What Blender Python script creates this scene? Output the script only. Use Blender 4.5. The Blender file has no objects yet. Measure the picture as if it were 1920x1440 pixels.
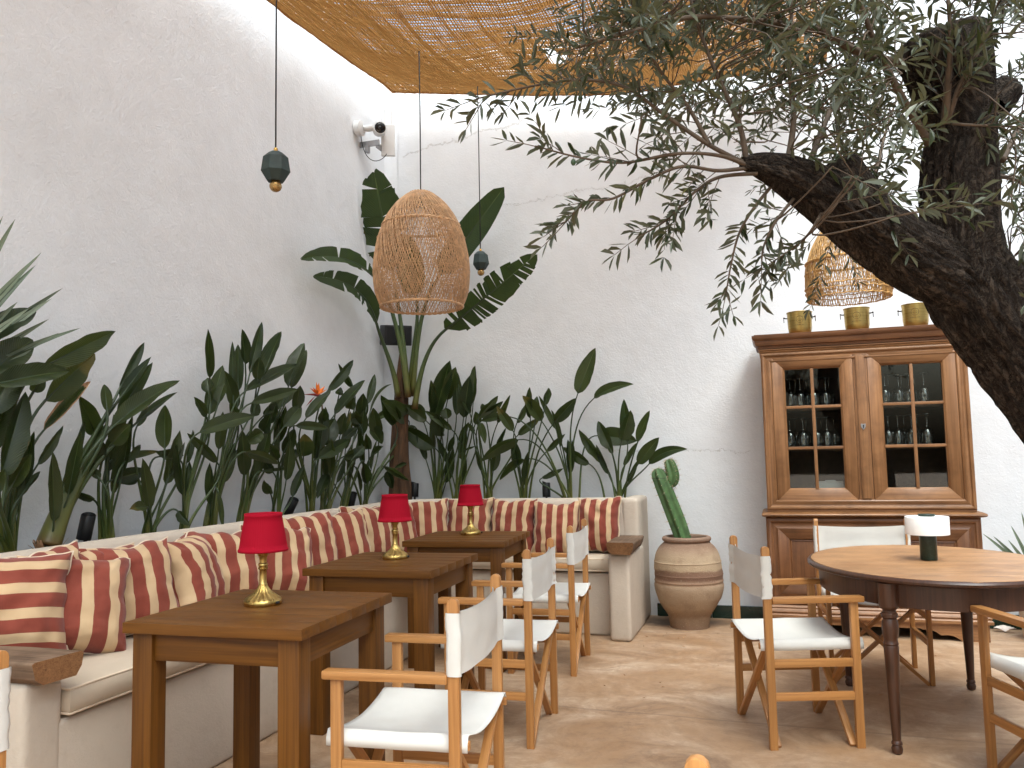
import bpy, bmesh, math, random
from mathutils import Vector as V, Matrix as M, noise
from math import sin, cos, pi, radians, sqrt, atan2

SC = bpy.context.scene
COL = SC.collection

# ---------------------------------------------------------------- camera
F, PITCH, ROLL, YAW, CH = 1559.9, .0845, -.0212, -.3074, 1.2558
_fw = V((sin(YAW)*cos(PITCH), cos(YAW)*cos(PITCH), sin(PITCH)))
_rt = V((cos(YAW), -sin(YAW), 0))
_up = _rt.cross(_fw)
_r2 = cos(ROLL)*_rt + sin(ROLL)*_up
_u2 = -sin(ROLL)*_rt + cos(ROLL)*_up
CAM = V((0, 0, CH))
cd = bpy.data.cameras.new('camera')
cam = bpy.data.objects.new('camera', cd)
COL.objects.link(cam)
cam.matrix_world = M(((_r2.x, _u2.x, -_fw.x, 0), (_r2.y, _u2.y, -_fw.y, 0), (_r2.z, _u2.z, -_fw.z, CH), (0, 0, 0, 1)))
cd.sensor_width = 36
cd.lens = F*36/1920
cd.clip_start = .02
cd.clip_end = 500
SC.camera = cam

# ---------------------------------------------------------------- world, sun, exposure
SUN_EL, SUN_AZ = 60, 146          # degrees; azimuth measured from +Y towards +X
w = bpy.data.worlds.new('World')
SC.world = w
w.use_nodes = True
nt = w.node_tree
sky = nt.nodes.new('ShaderNodeTexSky')
sky.sky_type = 'NISHITA'
sky.sun_disc = False
sky.sun_elevation = radians(SUN_EL)
sky.sun_rotation = radians(SUN_AZ)
sky.air_density = 1.6
sky.dust_density = 9.0
sky.ozone_density = .6
hs = nt.nodes.new('ShaderNodeHueSaturation')
hs.inputs['Saturation'].default_value = .78
nt.links.new(sky.outputs[0], hs.inputs['Color'])
nt.links.new(hs.outputs[0], nt.nodes['Background'].inputs[0])
nt.nodes['Background'].inputs[1].default_value = .15
sl = bpy.data.lights.new('sun', 'SUN')
sl.energy = .5
sl.angle = radians(50)
sl.color = (1, .99, .97)
so = bpy.data.objects.new('sun', sl)
COL.objects.link(so)
sd = V((sin(radians(SUN_AZ))*cos(radians(SUN_EL)), cos(radians(SUN_AZ))*cos(radians(SUN_EL)), sin(radians(SUN_EL))))
so.rotation_euler = sd.to_track_quat('Z', 'Y').to_euler()
so.location = sd*20
SC.view_settings.view_transform = 'Standard'
SC.view_settings.look = 'None'
SC.view_settings.exposure = 1.45
SC.view_settings.use_white_balance = True      # the phone's white balance
SC.view_settings.white_balance_temperature = 5500
SC.view_settings.white_balance_tint = 1
SC.view_settings.gamma = 1
SC.view_settings.use_curve_mapping = False
SC.render.engine = 'CYCLES'
SC.cycles.use_denoising = True
SC.cycles.max_bounces = 10
SC.cycles.diffuse_bounces = 6
SC.cycles.glossy_bounces = 4
SC.cycles.transparent_max_bounces = 16
SC.cycles.sample_clamp_indirect = 6
SC.cycles.caustics_reflective = False
SC.cycles.caustics_refractive = False


# ---------------------------------------------------------------- rays from photo pixels to places in the scene
def ray(px, py):
    return _r2*((px-960)/F) - _u2*((py-720)/F) + _fw

def at(px, py, dep):
    return CAM + ray(px, py)*dep

def onx(px, py, x):
    d = ray(px, py); return CAM + d*(x/d.x)

def ony(px, py, y):
    d = ray(px, py); return CAM + d*(y/d.y)

def onz(px, py, z):
    d = ray(px, py); return CAM + d*((z-CH)/d.z)


# ---------------------------------------------------------------- objects
def thing(name, label, cat, loc=(0, 0, 0), rz=0, group=None):
    o = bpy.data.objects.new(name, None)
    o.empty_display_size = .1
    COL.objects.link(o)
    o.location = loc
    o.rotation_euler = (0, 0, rz)
    return tag(o, label, cat, group)

def tag(o, label, cat, group=None, kind=None):
    if label: o['label'] = label
    if cat: o['category'] = cat
    if group: o['group'] = group
    if kind: o['kind'] = kind
    return o

def copy_tree(o, parent=None):
    c = o.copy()
    COL.objects.link(c)
    c.parent = parent
    for ch in list(o.children):
        copy_tree(ch, c)
    return c

def obj(name, me, parent=None, mw=None):
    o = bpy.data.objects.new(name, me)
    COL.objects.link(o)
    if parent: o.parent = parent
    if mw is not None: o.matrix_local = mw
    return o


class G:
    """collects faces; build() makes one mesh object"""
    def __init__(s):
        s.v = []; s.f = []; s.m = []; s.uv = []; s.has_uv = False

    def add(s, vs, fs, m=0, uv=None):
        b = len(s.v)
        s.v += [tuple(p) for p in vs]
        for f in fs:
            s.f.append([i+b for i in f]); s.m.append(m)
            if uv is not None:
                s.has_uv = True
                s.uv += [uv[i] for i in f]
            else:
                s.uv += [(0, 0)]*len(f)
        return s

    def box(s, c, d, m=0, mat=None):
        x, y, z = d[0]/2, d[1]/2, d[2]/2
        vs = [V(q) for q in ((-x, -y, -z), (x, -y, -z), (x, y, -z), (-x, y, -z), (-x, -y, z), (x, -y, z), (x, y, z), (-x, y, z))]
        if mat is not None: vs = [mat @ p for p in vs]
        c = V(c)
        return s.add([p+c for p in vs], [(0, 3, 2, 1), (4, 5, 6, 7), (0, 1, 5, 4), (1, 2, 6, 5), (2, 3, 7, 6), (3, 0, 4, 7)], m)

    def tube(s, path, rad, n=6, m=0, cap=True, uvv=None):
        path = [V(p) for p in path]
        k = len(path)
        if not hasattr(rad, '__len__'): rad = [rad]*k
        t0 = (path[1]-path[0]).normalized()
        a = t0.orthogonal().normalized()
        vs = []
        for i, p in enumerate(path):
            t = (path[min(i+1, k-1)]-path[max(i-1, 0)])
            t = t.normalized() if t.length > 1e-9 else t0
            a = (a - t*a.dot(t))
            a = a.normalized() if a.length > 1e-6 else t.orthogonal().normalized()
            b = t.cross(a)
            for j in range(n):
                q = 2*pi*j/n
                vs.append(p + (a*cos(q)+b*sin(q))*rad[i])
        fs = []
        for i in range(k-1):
            for j in range(n):
                j2 = (j+1) % n
                fs.append((i*n+j, i*n+j2, (i+1)*n+j2, (i+1)*n+j))
        if cap:
            fs.append(tuple(range(n-1, -1, -1)))
            fs.append(tuple((k-1)*n+j for j in range(n)))
        return s.add(vs, fs, m)

    def ring(s, c, R, r, n=32, k=6, m=0, ax='Z', a0=0, a1=2*pi):
        full = abs(a1-a0-2*pi) < 1e-6
        pts = []
        for i in range(n+1):
            q = a0+(a1-a0)*i/n
            if ax == 'Z': p = V((cos(q)*R, sin(q)*R, 0))
            elif ax == 'Y': p = V((cos(q)*R, 0, sin(q)*R))
            else: p = V((0, cos(q)*R, sin(q)*R))
            pts.append(V(c)+p)
        return s.tube(pts, r, k, m, cap=not full)

    def lathe(s, prof, n=32, m=0, c=(0, 0, 0), mod=None, uv=False):
        vs = []; uvs = []
        L = len(prof)
        for i, (r, z) in enumerate(prof):
            for j in range(n):
                q = 2*pi*j/n
                rr = r*(mod(q, z, i) if mod else 1)
                vs.append((c[0]+rr*cos(q), c[1]+rr*sin(q), c[2]+z))
                uvs.append((j/n, i/max(1, L-1)))
        fs = []
        for i in range(L-1):
            for j in range(n):
                j2 = (j+1) % n
                fs.append((i*n+j, i*n+j2, (i+1)*n+j2, (i+1)*n+j))
        return s.add(vs, fs, m, uvs if uv else None)

    def poly(s, pts, z0, z1, m=0):
        """prism over a polygon in XY"""
        n = len(pts)
        vs = [(p[0], p[1], z0) for p in pts] + [(p[0], p[1], z1) for p in pts]
        fs = [tuple(range(n-1, -1, -1)), tuple(range(n, 2*n))] + [(i, (i+1) % n, n+(i+1) % n, n+i) for i in range(n)]
        return s.add(vs, fs, m)

    def mesh(s, name, mats, smooth=False, bevel=0, seg=2, merge=False, ang=35):
        me = bpy.data.meshes.new(name)
        me.from_pydata(s.v, [], s.f)
        for mt in (mats if isinstance(mats, (list, tuple)) else [mats]):
            me.materials.append(MAT[mt] if isinstance(mt, str) else mt)
        if len(set(s.m)) > 1: me.polygons.foreach_set('material_index', s.m)
        if s.has_uv:
            l = me.uv_layers.new(name='uv')
            l.data.foreach_set('uv', [c for p in s.uv for c in p])
        if bevel or merge:
            bm = bmesh.new(); bm.from_mesh(me)
            if merge: bmesh.ops.remove_doubles(bm, verts=bm.verts, dist=1e-5)
            bm.normal_update()
            if bevel:
                es = [e for e in bm.edges if len(e.link_faces) == 2 and e.calc_face_angle(0) > radians(ang)]
                bmesh.ops.bevel(bm, geom=es, offset=bevel, segments=seg, affect='EDGES', profile=.6, clamp_overlap=True)
            bm.to_mesh(me); bm.free()
        if smooth:
            me.polygons.foreach_set('use_smooth', [True]*len(me.polygons))
            if smooth != 'all': me.set_sharp_from_angle(angle=radians(40))
        me.update()
        return me

    def build(s, name, mats, parent=None, mw=None, **k):
        return obj(name, s.mesh(name, mats, **k), parent, mw)


_bars = {}
def bar_mw(p0, p1, up=(0, 1, 0)):
    p0, p1, up = V(p0), V(p1), V(up)
    z = (p1-p0).normalized()
    x = up.cross(z)
    if x.length < 1e-4: x = V((1, 0, 0)).cross(z)
    if x.length < 1e-4: x = V((0, 1, 0)).cross(z)
    x.normalize()
    y = z.cross(x)
    return M(((x.x, y.x, z.x, p0.x), (x.y, y.y, z.y, p0.y), (x.z, y.z, z.z, p0.z), (0, 0, 0, 1)))

def bar(name, p0, p1, w, d, mat, parent, up=(0, 1, 0), bevel=.003, taper=1.0, rnd=None):
    """a squared timber from p0 to p1: w across, d along 'up'; grain runs along local Z"""
    L = (V(p1)-V(p0)).length
    key = (round(w, 4), round(d, 4), round(L, 4), mat, bevel, taper, rnd)
    if key not in _bars:
        g = G()
        a, b = w/2, d/2
        ta, tb = a*taper, b*taper
        g.add([(-a, -b, 0), (a, -b, 0), (a, b, 0), (-a, b, 0), (-ta, -tb, L), (ta, -tb, L), (ta, tb, L), (-ta, tb, L)],
              [(0, 3, 2, 1), (4, 5, 6, 7), (0, 1, 5, 4), (1, 2, 6, 5), (2, 3, 7, 6), (3, 0, 4, 7)])
        if rnd:      # rounded end (profile seen along local y)
            g = G()
            pts = [(-a, 0), (a, 0)]
            for i in range(7):
                q = pi*i/6
                pts.append((a*cos(q), L-rnd+rnd*sin(q)))
            n = len(pts)
            g.add([(x, -b, z) for x, z in pts]+[(x, b, z) for x, z in pts],
                  [tuple(range(n)), tuple(range(2*n-1, n-1, -1))]+[((i+1) % n, i, n+i, n+(i+1) % n) for i in range(n)])
        _bars[key] = g.mesh(name, mat, bevel=bevel, smooth=True)
    return obj(name, _bars[key], parent, bar_mw(p0, p1, up))


def catmull(pts, per=8):
    """smooth polyline through tuples of any length"""
    out = []
    n = len(pts)
    for i in range(n-1):
        p0, p1, p2, p3 = pts[max(i-1, 0)], pts[i], pts[i+1], pts[min(i+2, n-1)]
        for k in range(per):
            t = k/per
            out.append(tuple(.5*((2*b)+(-a+c)*t+(2*a-5*b+4*c-d)*t*t+(-a+3*b-3*c+d)*t**3) for a, b, c, d in zip(p0, p1, p2, p3)))
    out.append(tuple(pts[-1]))
    return out

def bez(a, b, c, d, n):
    return [a*(1-t)**3+b*3*t*(1-t)**2+c*3*t*t*(1-t)+d*t**3 for t in [i/n for i in range(n+1)]]


# ---------------------------------------------------------------- materials
MAT = {}
class NT:
    def __init__(s, name):
        s.mat = bpy.data.materials.new(name)
        s.mat.use_nodes = True
        s.t = s.mat.node_tree
        s.b = s.t.nodes['Principled BSDF']
        s.out = s.t.nodes['Material Output']
        MAT[name] = s.mat

    def n(s, typ, **k):
        nd = s.t.nodes.new('ShaderNode'+typ)
        for a, b in k.items(): setattr(nd, a, b)
        return nd

    def l(s, a, b):
        s.t.links.new(a, b)

    def set(s, **k):
        for a, b in k.items():
            i = s.b.inputs[a.replace('_', ' ')]
            if hasattr(b, 'links') or isinstance(b, bpy.types.NodeSocket): s.l(b, i)
            else: i.default_value = (*b, 1) if isinstance(b, tuple) and len(b) == 3 and i.type == 'RGBA' else b
        return s

    def coord(s, kind='Object', scale=(1, 1, 1), rand=False, rot=(0, 0, 0)):
        tc = s.n('TexCoord')
        src = tc.outputs[kind]
        if rand:
            oi = s.n('ObjectInfo')
            mu = s.n('VectorMath', operation='MULTIPLY')
            cx = s.n('CombineXYZ')
            s.l(oi.outputs['Random'], cx.inputs[0]); s.l(oi.outputs['Random'], cx.inputs[1]); s.l(oi.outputs['Random'], cx.inputs[2])
            s.l(cx.outputs[0], mu.inputs[0]); mu.inputs[1].default_value = (31, 57, 23)
            ad = s.n('VectorMath', operation='ADD')
            s.l(src, ad.inputs[0]); s.l(mu.outputs[0], ad.inputs[1])
            src = ad.outputs[0]
        mp = s.n('Mapping')
        mp.inputs['Scale'].default_value = scale
        mp.inputs['Rotation'].default_value = rot
        s.l(src, mp.inputs[0])
        return mp.outputs[0]

    def noise(s, vec, scale, detail=4, rough=.55, dist=0):
        nd = s.n('TexNoise')
        nd.inputs['Scale'].default_value = scale
        nd.inputs['Detail'].default_value = detail
        nd.inputs['Roughness'].default_value = rough
        nd.inputs['Distortion'].default_value = dist
        s.l(vec, nd.inputs['Vector'])
        return nd.outputs['Fac']

    def ramp(s, fac, stops, interp='LINEAR'):
        nd = s.n('ValToRGB')
        nd.color_ramp.interpolation = interp
        e = nd.color_ramp.elements
        while len(e) < len(stops): e.new(.5)
        for i, (p, c) in enumerate(stops):
            e[i].position = p
            e[i].color = (*c, 1) if isinstance(c, tuple) else (c, c, c, 1)
        s.l(fac, nd.inputs[0])
        return nd.outputs[0]

    def mix(s, fac, a, b, mode='MIX'):
        nd = s.n('Mix', data_type='RGBA', blend_type=mode)
        for i, x in ((0, fac), (6, a), (7, b)):
            if isinstance(x, bpy.types.NodeSocket): s.l(x, nd.inputs[i])
            else: nd.inputs[i].default_value = (*x, 1) if isinstance(x, tuple) else x
        return nd.outputs[2]

    def math(s, op, a, b=0, c=0):
        nd = s.n('Math', operation=op)
        for i, x in enumerate((a, b, c)):
            if isinstance(x, bpy.types.NodeSocket): s.l(x, nd.inputs[i])
            else: nd.inputs[i].default_value = x
        return nd.outputs[0]

    def sep(s, vec):
        nd = s.n('SeparateXYZ'); s.l(vec, nd.inputs[0]); return nd.outputs

    def bump(s, h, dist=.01, strength=1, nrm=None):
        nd = s.n('Bump')
        nd.inputs['Strength'].default_value = strength
        nd.inputs['Distance'].default_value = dist
        s.l(h, nd.inputs['Height'])
        if nrm is not None: s.l(nrm, nd.inputs['Normal'])
        return nd.outputs[0]


def plain(name, col, rough=.6, metal=0, var=.15, scale=20, bump=0, spec=.5, sheen=0):
    m = NT(name)
    c = m.coord(rand=True)
    f = m.noise(c, scale, 4)
    m.set(Base_Color=m.ramp(f, [(.3, tuple(x*(1-var) for x in col)), (.7, tuple(min(1, x*(1+var)) for x in col))]), Roughness=rough, Metallic=metal)
    m.b.inputs['Specular IOR Level'].default_value = spec
    if sheen: m.b.inputs['Sheen Weight'].default_value = sheen
    if bump: m.set(Normal=m.bump(m.noise(c, scale*4, 5), bump, .6))
    return m

def wood(name, dark, light, rough=.45, k=1.0, knots=True, bump=.0008, spec=.45, stain=0, vary=.22):
    m = NT(name)
    c = m.coord(scale=(14*k, 14*k, .9*k), rand=True)
    d = m.noise(c, 1.6, 6, .62, .8)
    c2 = m.coord(scale=(90*k, 90*k, 2.5*k), rand=True)
    fine = m.noise(c2, 1.0, 3)
    base = m.ramp(d, [(.28, dark), (.5, tuple((a+b)/2 for a, b in zip(dark, light))), (.74, light)])
    base = m.mix(.35, base, m.ramp(fine, [(.35, tuple(x*.6 for x in dark)), (.6, light)]))
    if knots:
        vo = m.n('TexVoronoi'); vo.inputs['Scale'].default_value = 1.0
        m.l(m.coord(scale=(5*k, 5*k, 1.6*k), rand=True), vo.inputs['Vector'])
        kf = m.ramp(vo.outputs['Distance'], [(.02, 1.0), (.10, 0.0)])
        base = m.mix(m.math('MULTIPLY', kf, .65), base, tuple(x*.35 for x in dark))
    if stain:
        st = m.noise(m.coord(rand=True), 6, 5, .6)
        base = m.mix(m.math('MULTIPLY', m.ramp(st, [(.45, 0.0), (.7, 1.0)]), stain), base, tuple(x*.5 for x in dark))
    oi = m.n('ObjectInfo')
    hv = m.n('HueSaturation')
    m.l(base, hv.inputs['Color'])
    m.l(m.math('MULTIPLY_ADD', oi.outputs['Random'], vary, 1-vary/2), hv.inputs['Value'])
    m.set(Base_Color=hv.outputs[0], Roughness=m.math('MULTIPLY_ADD', fine, .2, rough-.1))
    m.b.inputs['Specular IOR Level'].default_value = spec
    m.set(Normal=m.bump(fine, bump, .7))
    return m

def plaster(name, col, amp=.004, fine=70, dirt=None, cracks=None):
    m = NT(name)
    c = m.coord()
    lo = m.noise(c, 1.3, 5, .6)
    mid = m.noise(c, 7, 5, .6)
    hi = m.noise(c, fine, 4, .55, .6)
    vfine = m.noise(c, fine*3, 2, .5)
    base = m.ramp(m.math('ADD', m.math('MULTIPLY', lo, .6), m.math('MULTIPLY', mid, .4)),
                  [(.28, tuple(x*.90 for x in col)), (.62, col)])
    h = m.math('ADD', m.math('MULTIPLY', hi, 1.0), m.math('ADD', m.math('MULTIPLY', mid, 2.2), m.math('MULTIPLY', vfine, .25)))
    if dirt:
        z = m.sep(c)[2]
        dz = m.math('MULTIPLY_ADD', m.noise(c, 9, 6, .7), .35, z)
        g = m.ramp(dz, [(dirt[0], 1.0), (dirt[1], 0.0)])
        sp = m.ramp(m.noise(c, 16, 6, .7), [(.52, 0.0), (.72, 1.0)])
        base = m.mix(m.math('MULTIPLY', m.math('MAXIMUM', g, m.math('MULTIPLY', sp, .25)), .55), base, dirt[2])
    if cracks:
        x, y, z = m.sep(c)
        for (x0, x1, z0, sl, wd) in cracks:
            j = m.math('MULTIPLY_ADD', m.noise(c, 5, 6, .75), .22, z0-.11)
            ln = m.math('MULTIPLY_ADD', m.math('SUBTRACT', x, x0), sl, j)
            dd = m.math('ABSOLUTE', m.math('SUBTRACT', z, ln))
            k = m.math('LESS_THAN', dd, m.math('MULTIPLY', m.noise(c, 14, 3), wd))
            k = m.math('MULTIPLY', k, m.math('GREATER_THAN', x, x0))
            k = m.math('MULTIPLY', k, m.math('LESS_THAN', x, x1))
            base = m.mix(m.math('MULTIPLY', k, .28), base, (.32, .28, .25))
            h = m.math('SUBTRACT', h, m.math('MULTIPLY', k, 1.5))
    m.set(Base_Color=base, Roughness=.85, Normal=m.bump(h, amp, .9))
    m.b.inputs['Specular IOR Level'].default_value = .25
    return m
plaster('wall_plaster', (.79, .80, .82), .0031, 60)
plaster('wall_plaster_back', (.79, .80, .82), .0022, 60,
        cracks=[(-3.05, -1.75, 3.93, .12, .012), (-2.95, -.9, 3.25, .10, .007), (-1.6, -.2, 1.27, -.02, .008)])
plaster('bench_plaster', (.56, .48, .39), .0016, 90, dirt=(.02, .28, (.30, .22, .15)))
plain('soil_earth', (.06, .045, .03), .95, var=.5, scale=40, bump=.02)
plain('green_tile', (.006, .022, .012), .18, var=.3, scale=8)
plain('canvas_seat', (.52, .43, .325), .85, var=.05, scale=6, bump=.0006, spec=.2)
plain('piping_cream', (.66, .54, .40), .8, var=.05)
plain('canvas_white', (.64, .62, .575), .85, var=.04, scale=7, bump=.0008, spec=.2)
wood('beech', (.33, .140, .036), (.475, .235, .072), .38, 1.0, bump=.0004)
wood('stained_pine', (.072, .025, .0020), (.152, .060, .0065), .46, 1.0, bump=.0005, spec=.28, vary=.12)
wood('cabinet_wood', (.155, .066, .022), (.315, .160, .064), .42, .8, stain=.5)
wood('cabinet_dark', (.095, .036, .012), (.20, .088, .033), .45, .8, stain=.5)
wood('oak_top', (.30, .15, .062), (.47, .27, .125), .42, .7, stain=.55)
wood('walnut_dark', (.035, .014, .007), (.085, .036, .018), .35, 1.0)
wood('weathered', (.10, .060, .035), (.26, .175, .115), .8, 1.3, bump=.003, spec=.2, stain=.6)
wood('end_grain', (.12, .05, .02), (.33, .17, .07), .85, 4, bump=.003, spec=.2, stain=.5)
plain('black_plastic', (.006, .006, .007), .45, var=.1)
plain('black_cord', (.008, .008, .009), .6, var=.1)
plain('white_plastic', (.72, .72, .72), .4, var=.03)
plain('grey_metal', (.35, .35, .36), .35, .8, var=.1)
plain('lens_black', (.004, .004, .005), .08, var=.1)
plain('dark_ceramic', (.022, .038, .035), .6, var=.25, scale=12, bump=.002)
plain('bulb_gold', (.42, .27, .10), .22, .75, var=.1)
plain('gold_metal', (.75, .48, .14), .22, 1, var=.05)
plain('rattan', (.56, .345, .175), .5, var=.28, scale=30, bump=.0006)
plain('rattan_yellow', (.52, .31, .10), .5, var=.28, scale=30, bump=.0006)
plain('cotton_shade', (.86, .84, .81), .9, var=.02, spec=.1)
plain('cactus_green', (.075, .14, .045), .55, var=.35, scale=14, bump=.001)
plain('spine', (.45, .36, .22), .6)
plain('pot_plain', (.62, .57, .52), .8, var=.1, bump=.002)
plain('shell_white', (.72, .63, .55), .6, var=.15, scale=30)
plain('speaker_cloth', (.007, .007, .008), .75, var=.2, scale=200)
plain('iron_dark', (.05, .04, .035), .45, .8, var=.3)
plain('dry_leaf', (.40, .24, .13), .7, var=.4, scale=25, bump=.002)
plain('bark_twig', (.085, .058, .036), .8, var=.3, scale=30)
plain('olive_fruit', (.03, .06, .02), .3, var=.3)
plain('interior_dark', (.075, .038, .02), .6, var=.3)
plain('flower_orange', (.85, .20, .01), .5, var=.15)
plain('flower_red', (.25, .02, .02), .5, var=.2)
plain('burlap_edge', (.36, .185, .065), .95, var=.3, scale=60, bump=.003, spec=.05)

# --- floor: trowelled pinkish cement
m = NT('cement_floor')
c = m.coord()
a = m.noise(c, 1.1, 7, .68, 1.2); b = m.noise(m.coord(scale=(1, 1.35, 1), rot=(0, 0, .3)), 2.1, 12, .76, 1.1); d = m.noise(c, 13, 10, .78, .5)
base = m.ramp(b, [(.33, (.215, .128, .070)), (.45, (.345, .225, .132)), (.54, (.43, .300, .192)), (.66, (.55, .425, .300))])
base = m.mix(m.ramp(a, [(.45, 0.0), (.66, .65)]), base, (.33, .19, .088))
base = m.mix(m.math('MULTIPLY', m.ramp(d, [(.48, 0.0), (.70, 1.0)]), .5), base, (.185, .11, .068))
x, y, z = m.sep(c)
for y0, sl in ((4.09, -.035), (6.03, .09)):
    dd = m.math('ABSOLUTE', m.math('SUBTRACT', m.math('MULTIPLY_ADD', x, -sl, y), m.math('MULTIPLY_ADD', m.noise(c, 2.5, 3), .05, y0-.025)))
    base = m.mix(m.math('MULTIPLY', m.ramp(dd, [(.0, 1.0), (.014, 0.0)]), .55), base, (.16, .10, .065))
# wet stain round the pot
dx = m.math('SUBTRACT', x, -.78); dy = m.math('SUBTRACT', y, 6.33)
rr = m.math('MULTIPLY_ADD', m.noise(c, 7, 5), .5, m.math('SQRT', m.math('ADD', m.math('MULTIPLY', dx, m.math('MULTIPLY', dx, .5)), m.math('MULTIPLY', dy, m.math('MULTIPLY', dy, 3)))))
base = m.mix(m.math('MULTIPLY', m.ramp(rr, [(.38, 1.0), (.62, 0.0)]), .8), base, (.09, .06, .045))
m.set(Base_Color=base, Roughness=m.math('MULTIPLY_ADD', b, .3, .34), Normal=m.bump(m.math('ADD', b, m.math('MULTIPLY', d, .25)), .004, .6))
m.b.inputs['Specular IOR Level'].default_value = .4

# --- striped pillow cloth (stripes run along v of the cushion's own uv)
m = NT('stripe_cloth')
uv = m.coord('UV')
u = m.sep(uv)[0]
s = m.math('FRACT', m.math('MULTIPLY_ADD', u, 1.0, 0))
k = m.math('LESS_THAN', s, .58)
nz = m.noise(m.coord(rand=True), 9, 4)
red = m.ramp(nz, [(.3, (.185, .042, .026)), (.7, (.24, .058, .036))])
cre = m.ramp(nz, [(.3, (.50, .345, .190)), (.7, (.57, .41, .24))])
m.set(Base_Color=m.mix(k, cre, red), Roughness=.85, Normal=m.bump(m.noise(m.coord(rand=True), 900, 2), .0006, .5))
m.b.inputs['Specular IOR Level'].default_value = .15
m.b.inputs['Sheen Weight'].default_value = .15

# --- lamp shade cloth, translucent
m = NT('red_cloth')
m.set(Base_Color=(.44, .002, .022), Roughness=.8)
m.b.inputs['Specular IOR Level'].default_value = .2
tr = m.n('BsdfTranslucent'); tr.inputs[0].default_value = (.40, .003, .02, 1)
mx = m.n('MixShader'); mx.inputs[0].default_value = .35
m.l(m.b.outputs[0], mx.inputs[1]); m.l(tr.outputs[0], mx.inputs[2]); m.l(mx.outputs[0], m.out.inputs[0])

# --- antique brass
m = NT('brass')
c = m.coord(rand=True)
f = m.noise(c, 40, 4)
m.set(Base_Color=m.ramp(f, [(.35, (.42, .28, .08)), (.65, (.62, .45, .15))]), Metallic=1.0, Roughness=m.math('MULTIPLY_ADD', f, .2, .2))
m = NT('brushed_brass')
c = m.coord(rand=True)
st = m.noise(m.coord(scale=(1, 1, 60)), 6, 4)
m.set(Base_Color=m.ramp(st, [(.35, (.36, .255, .075)), (.65, (.50, .37, .125))]), Metallic=1.0, Roughness=.33, Normal=m.bump(st, .0004, .5))

# --- marble
m = NT('green_marble')
c = m.coord(rand=True)
f = m.noise(c, 22, 8, .7, 2.5)
m.set(Base_Color=m.ramp(f, [(.35, (.006, .018, .012)), (.55, (.012, .030, .020)), (.72, (.03, .055, .042)), (.8, (.22, .24, .22))]), Roughness=.3)

# --- terracotta pot with kiln bands
m = NT('terracotta')
c = m.coord()
z = m.sep(c)[2]
f = m.noise(m.coord(scale=(1, 1, 3)), 5, 6, .65)
zz = m.math('MULTIPLY_ADD', m.math('SUBTRACT', f, .5), .05, z)
base = m.ramp(m.math('DIVIDE', zz, .64), [(.0, (.20, .125, .075)), (.17, (.27, .18, .11)), (.24, (.34, .245, .155)), (.46, (.37, .27, .175)), (.505, (.31, .205, .13)),
              (.56, (.185, .105, .068)), (.635, (.21, .125, .08)), (.66, (.42, .315, .20)), (.80, (.40, .295, .19)), (.9, (.23, .145, .095)), (1.0, (.25, .165, .115))])
sp = m.noise(c, 120, 3)
base = m.mix(m.math('MULTIPLY', m.ramp(sp, [(.6, 0.0), (.75, 1.0)]), .5), base, (.50, .42, .32))
base = m.mix(m.math('MULTIPLY', m.ramp(m.noise(c, 9, 6, .7), [(.5, 0.0), (.75, 1.0)]), .5), base, (.17, .10, .06))
m.set(Base_Color=base, Roughness=.82, Normal=m.bump(m.math('ADD', sp, m.math('MULTIPLY', f, 2)), .003, .7))
m.b.inputs['Specular IOR Level'].default_value = .3

# --- leaves
def leafmat(name, dark, light, rib, rough=.38, veins=26, trans=.22, yellow=.94):
    m = NT(name)
    uv = m.coord('UV')
    u, v, _ = m.sep(uv)
    au = m.math('ABSOLUTE', m.math('SUBTRACT', u, .5))
    n1 = m.noise(m.coord(rand=True), 9, 5)
    ve = m.math('SINE', m.math('MULTIPLY', m.math('SUBTRACT', m.math('MULTIPLY', v, 1.0), m.math('MULTIPLY', au, .35)), veins*6.283))
    oi = m.n('ObjectInfo')
    base = m.ramp(m.math('MULTIPLY_ADD', m.math('SUBTRACT', oi.outputs['Random'], .5), .55, n1), [(.22, dark), (.80, light)])
    base = m.mix(m.math('MULTIPLY', m.math('MULTIPLY_ADD', ve, .5, .5), .13), base, tuple(x*1.9 for x in light))
    base = m.mix(m.ramp(au, [(.012, .75), (.03, 0.0)]), base, rib)
    yel = m.math('MULTIPLY', m.math('GREATER_THAN', oi.outputs['Random'], yellow), m.ramp(m.math('MULTIPLY_ADD', n1, .5, v), [(.9, 0.0), (1.2, .6)]))
    base = m.mix(yel, base, (.17, .13, .03))
    edge = m.ramp(m.math('MULTIPLY_ADD', m.noise(m.coord(rand=True), 30, 4), .1, au), [(.535, 0.0), (.56, .5)])
    base = m.mix(edge, base, (.10, .06, .02))
    m.set(Base_Color=base, Roughness=m.math('MULTIPLY_ADD', n1, .3, rough-.1), Normal=m.bump(m.math('MULTIPLY', ve, m.math('MULTIPLY', au, 2)), .0016, .6))
    m.b.inputs['Specular IOR Level'].default_value = .42
    tr = m.n('BsdfTranslucent')
    m.l(m.mix(.5, base, (.10, .16, .015), 'ADD'), tr.inputs[0])
    mx = m.n('MixShader'); mx.inputs[0].default_value = trans
    m.l(m.b.outputs[0], mx.inputs[1]); m.l(tr.outputs[0], mx.inputs[2]); m.l(mx.outputs[0], m.out.inputs[0])
leafmat('leaf_dark', (.010, .020, .0055), (.044, .058, .015), (.11, .15, .045), rough=.30)
leafmat('leaf_giant', (.012, .026, .007), (.038, .060, .015), (.09, .13, .04), veins=40, trans=.28, yellow=2)
leafmat('leaf_sword', (.10, .13, .085), (.17, .205, .14), (.2, .24, .16), rough=.5, veins=0, trans=.15, yellow=2)
m = NT('petiole')
z = m.sep(m.coord('UV'))[1]
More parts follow.
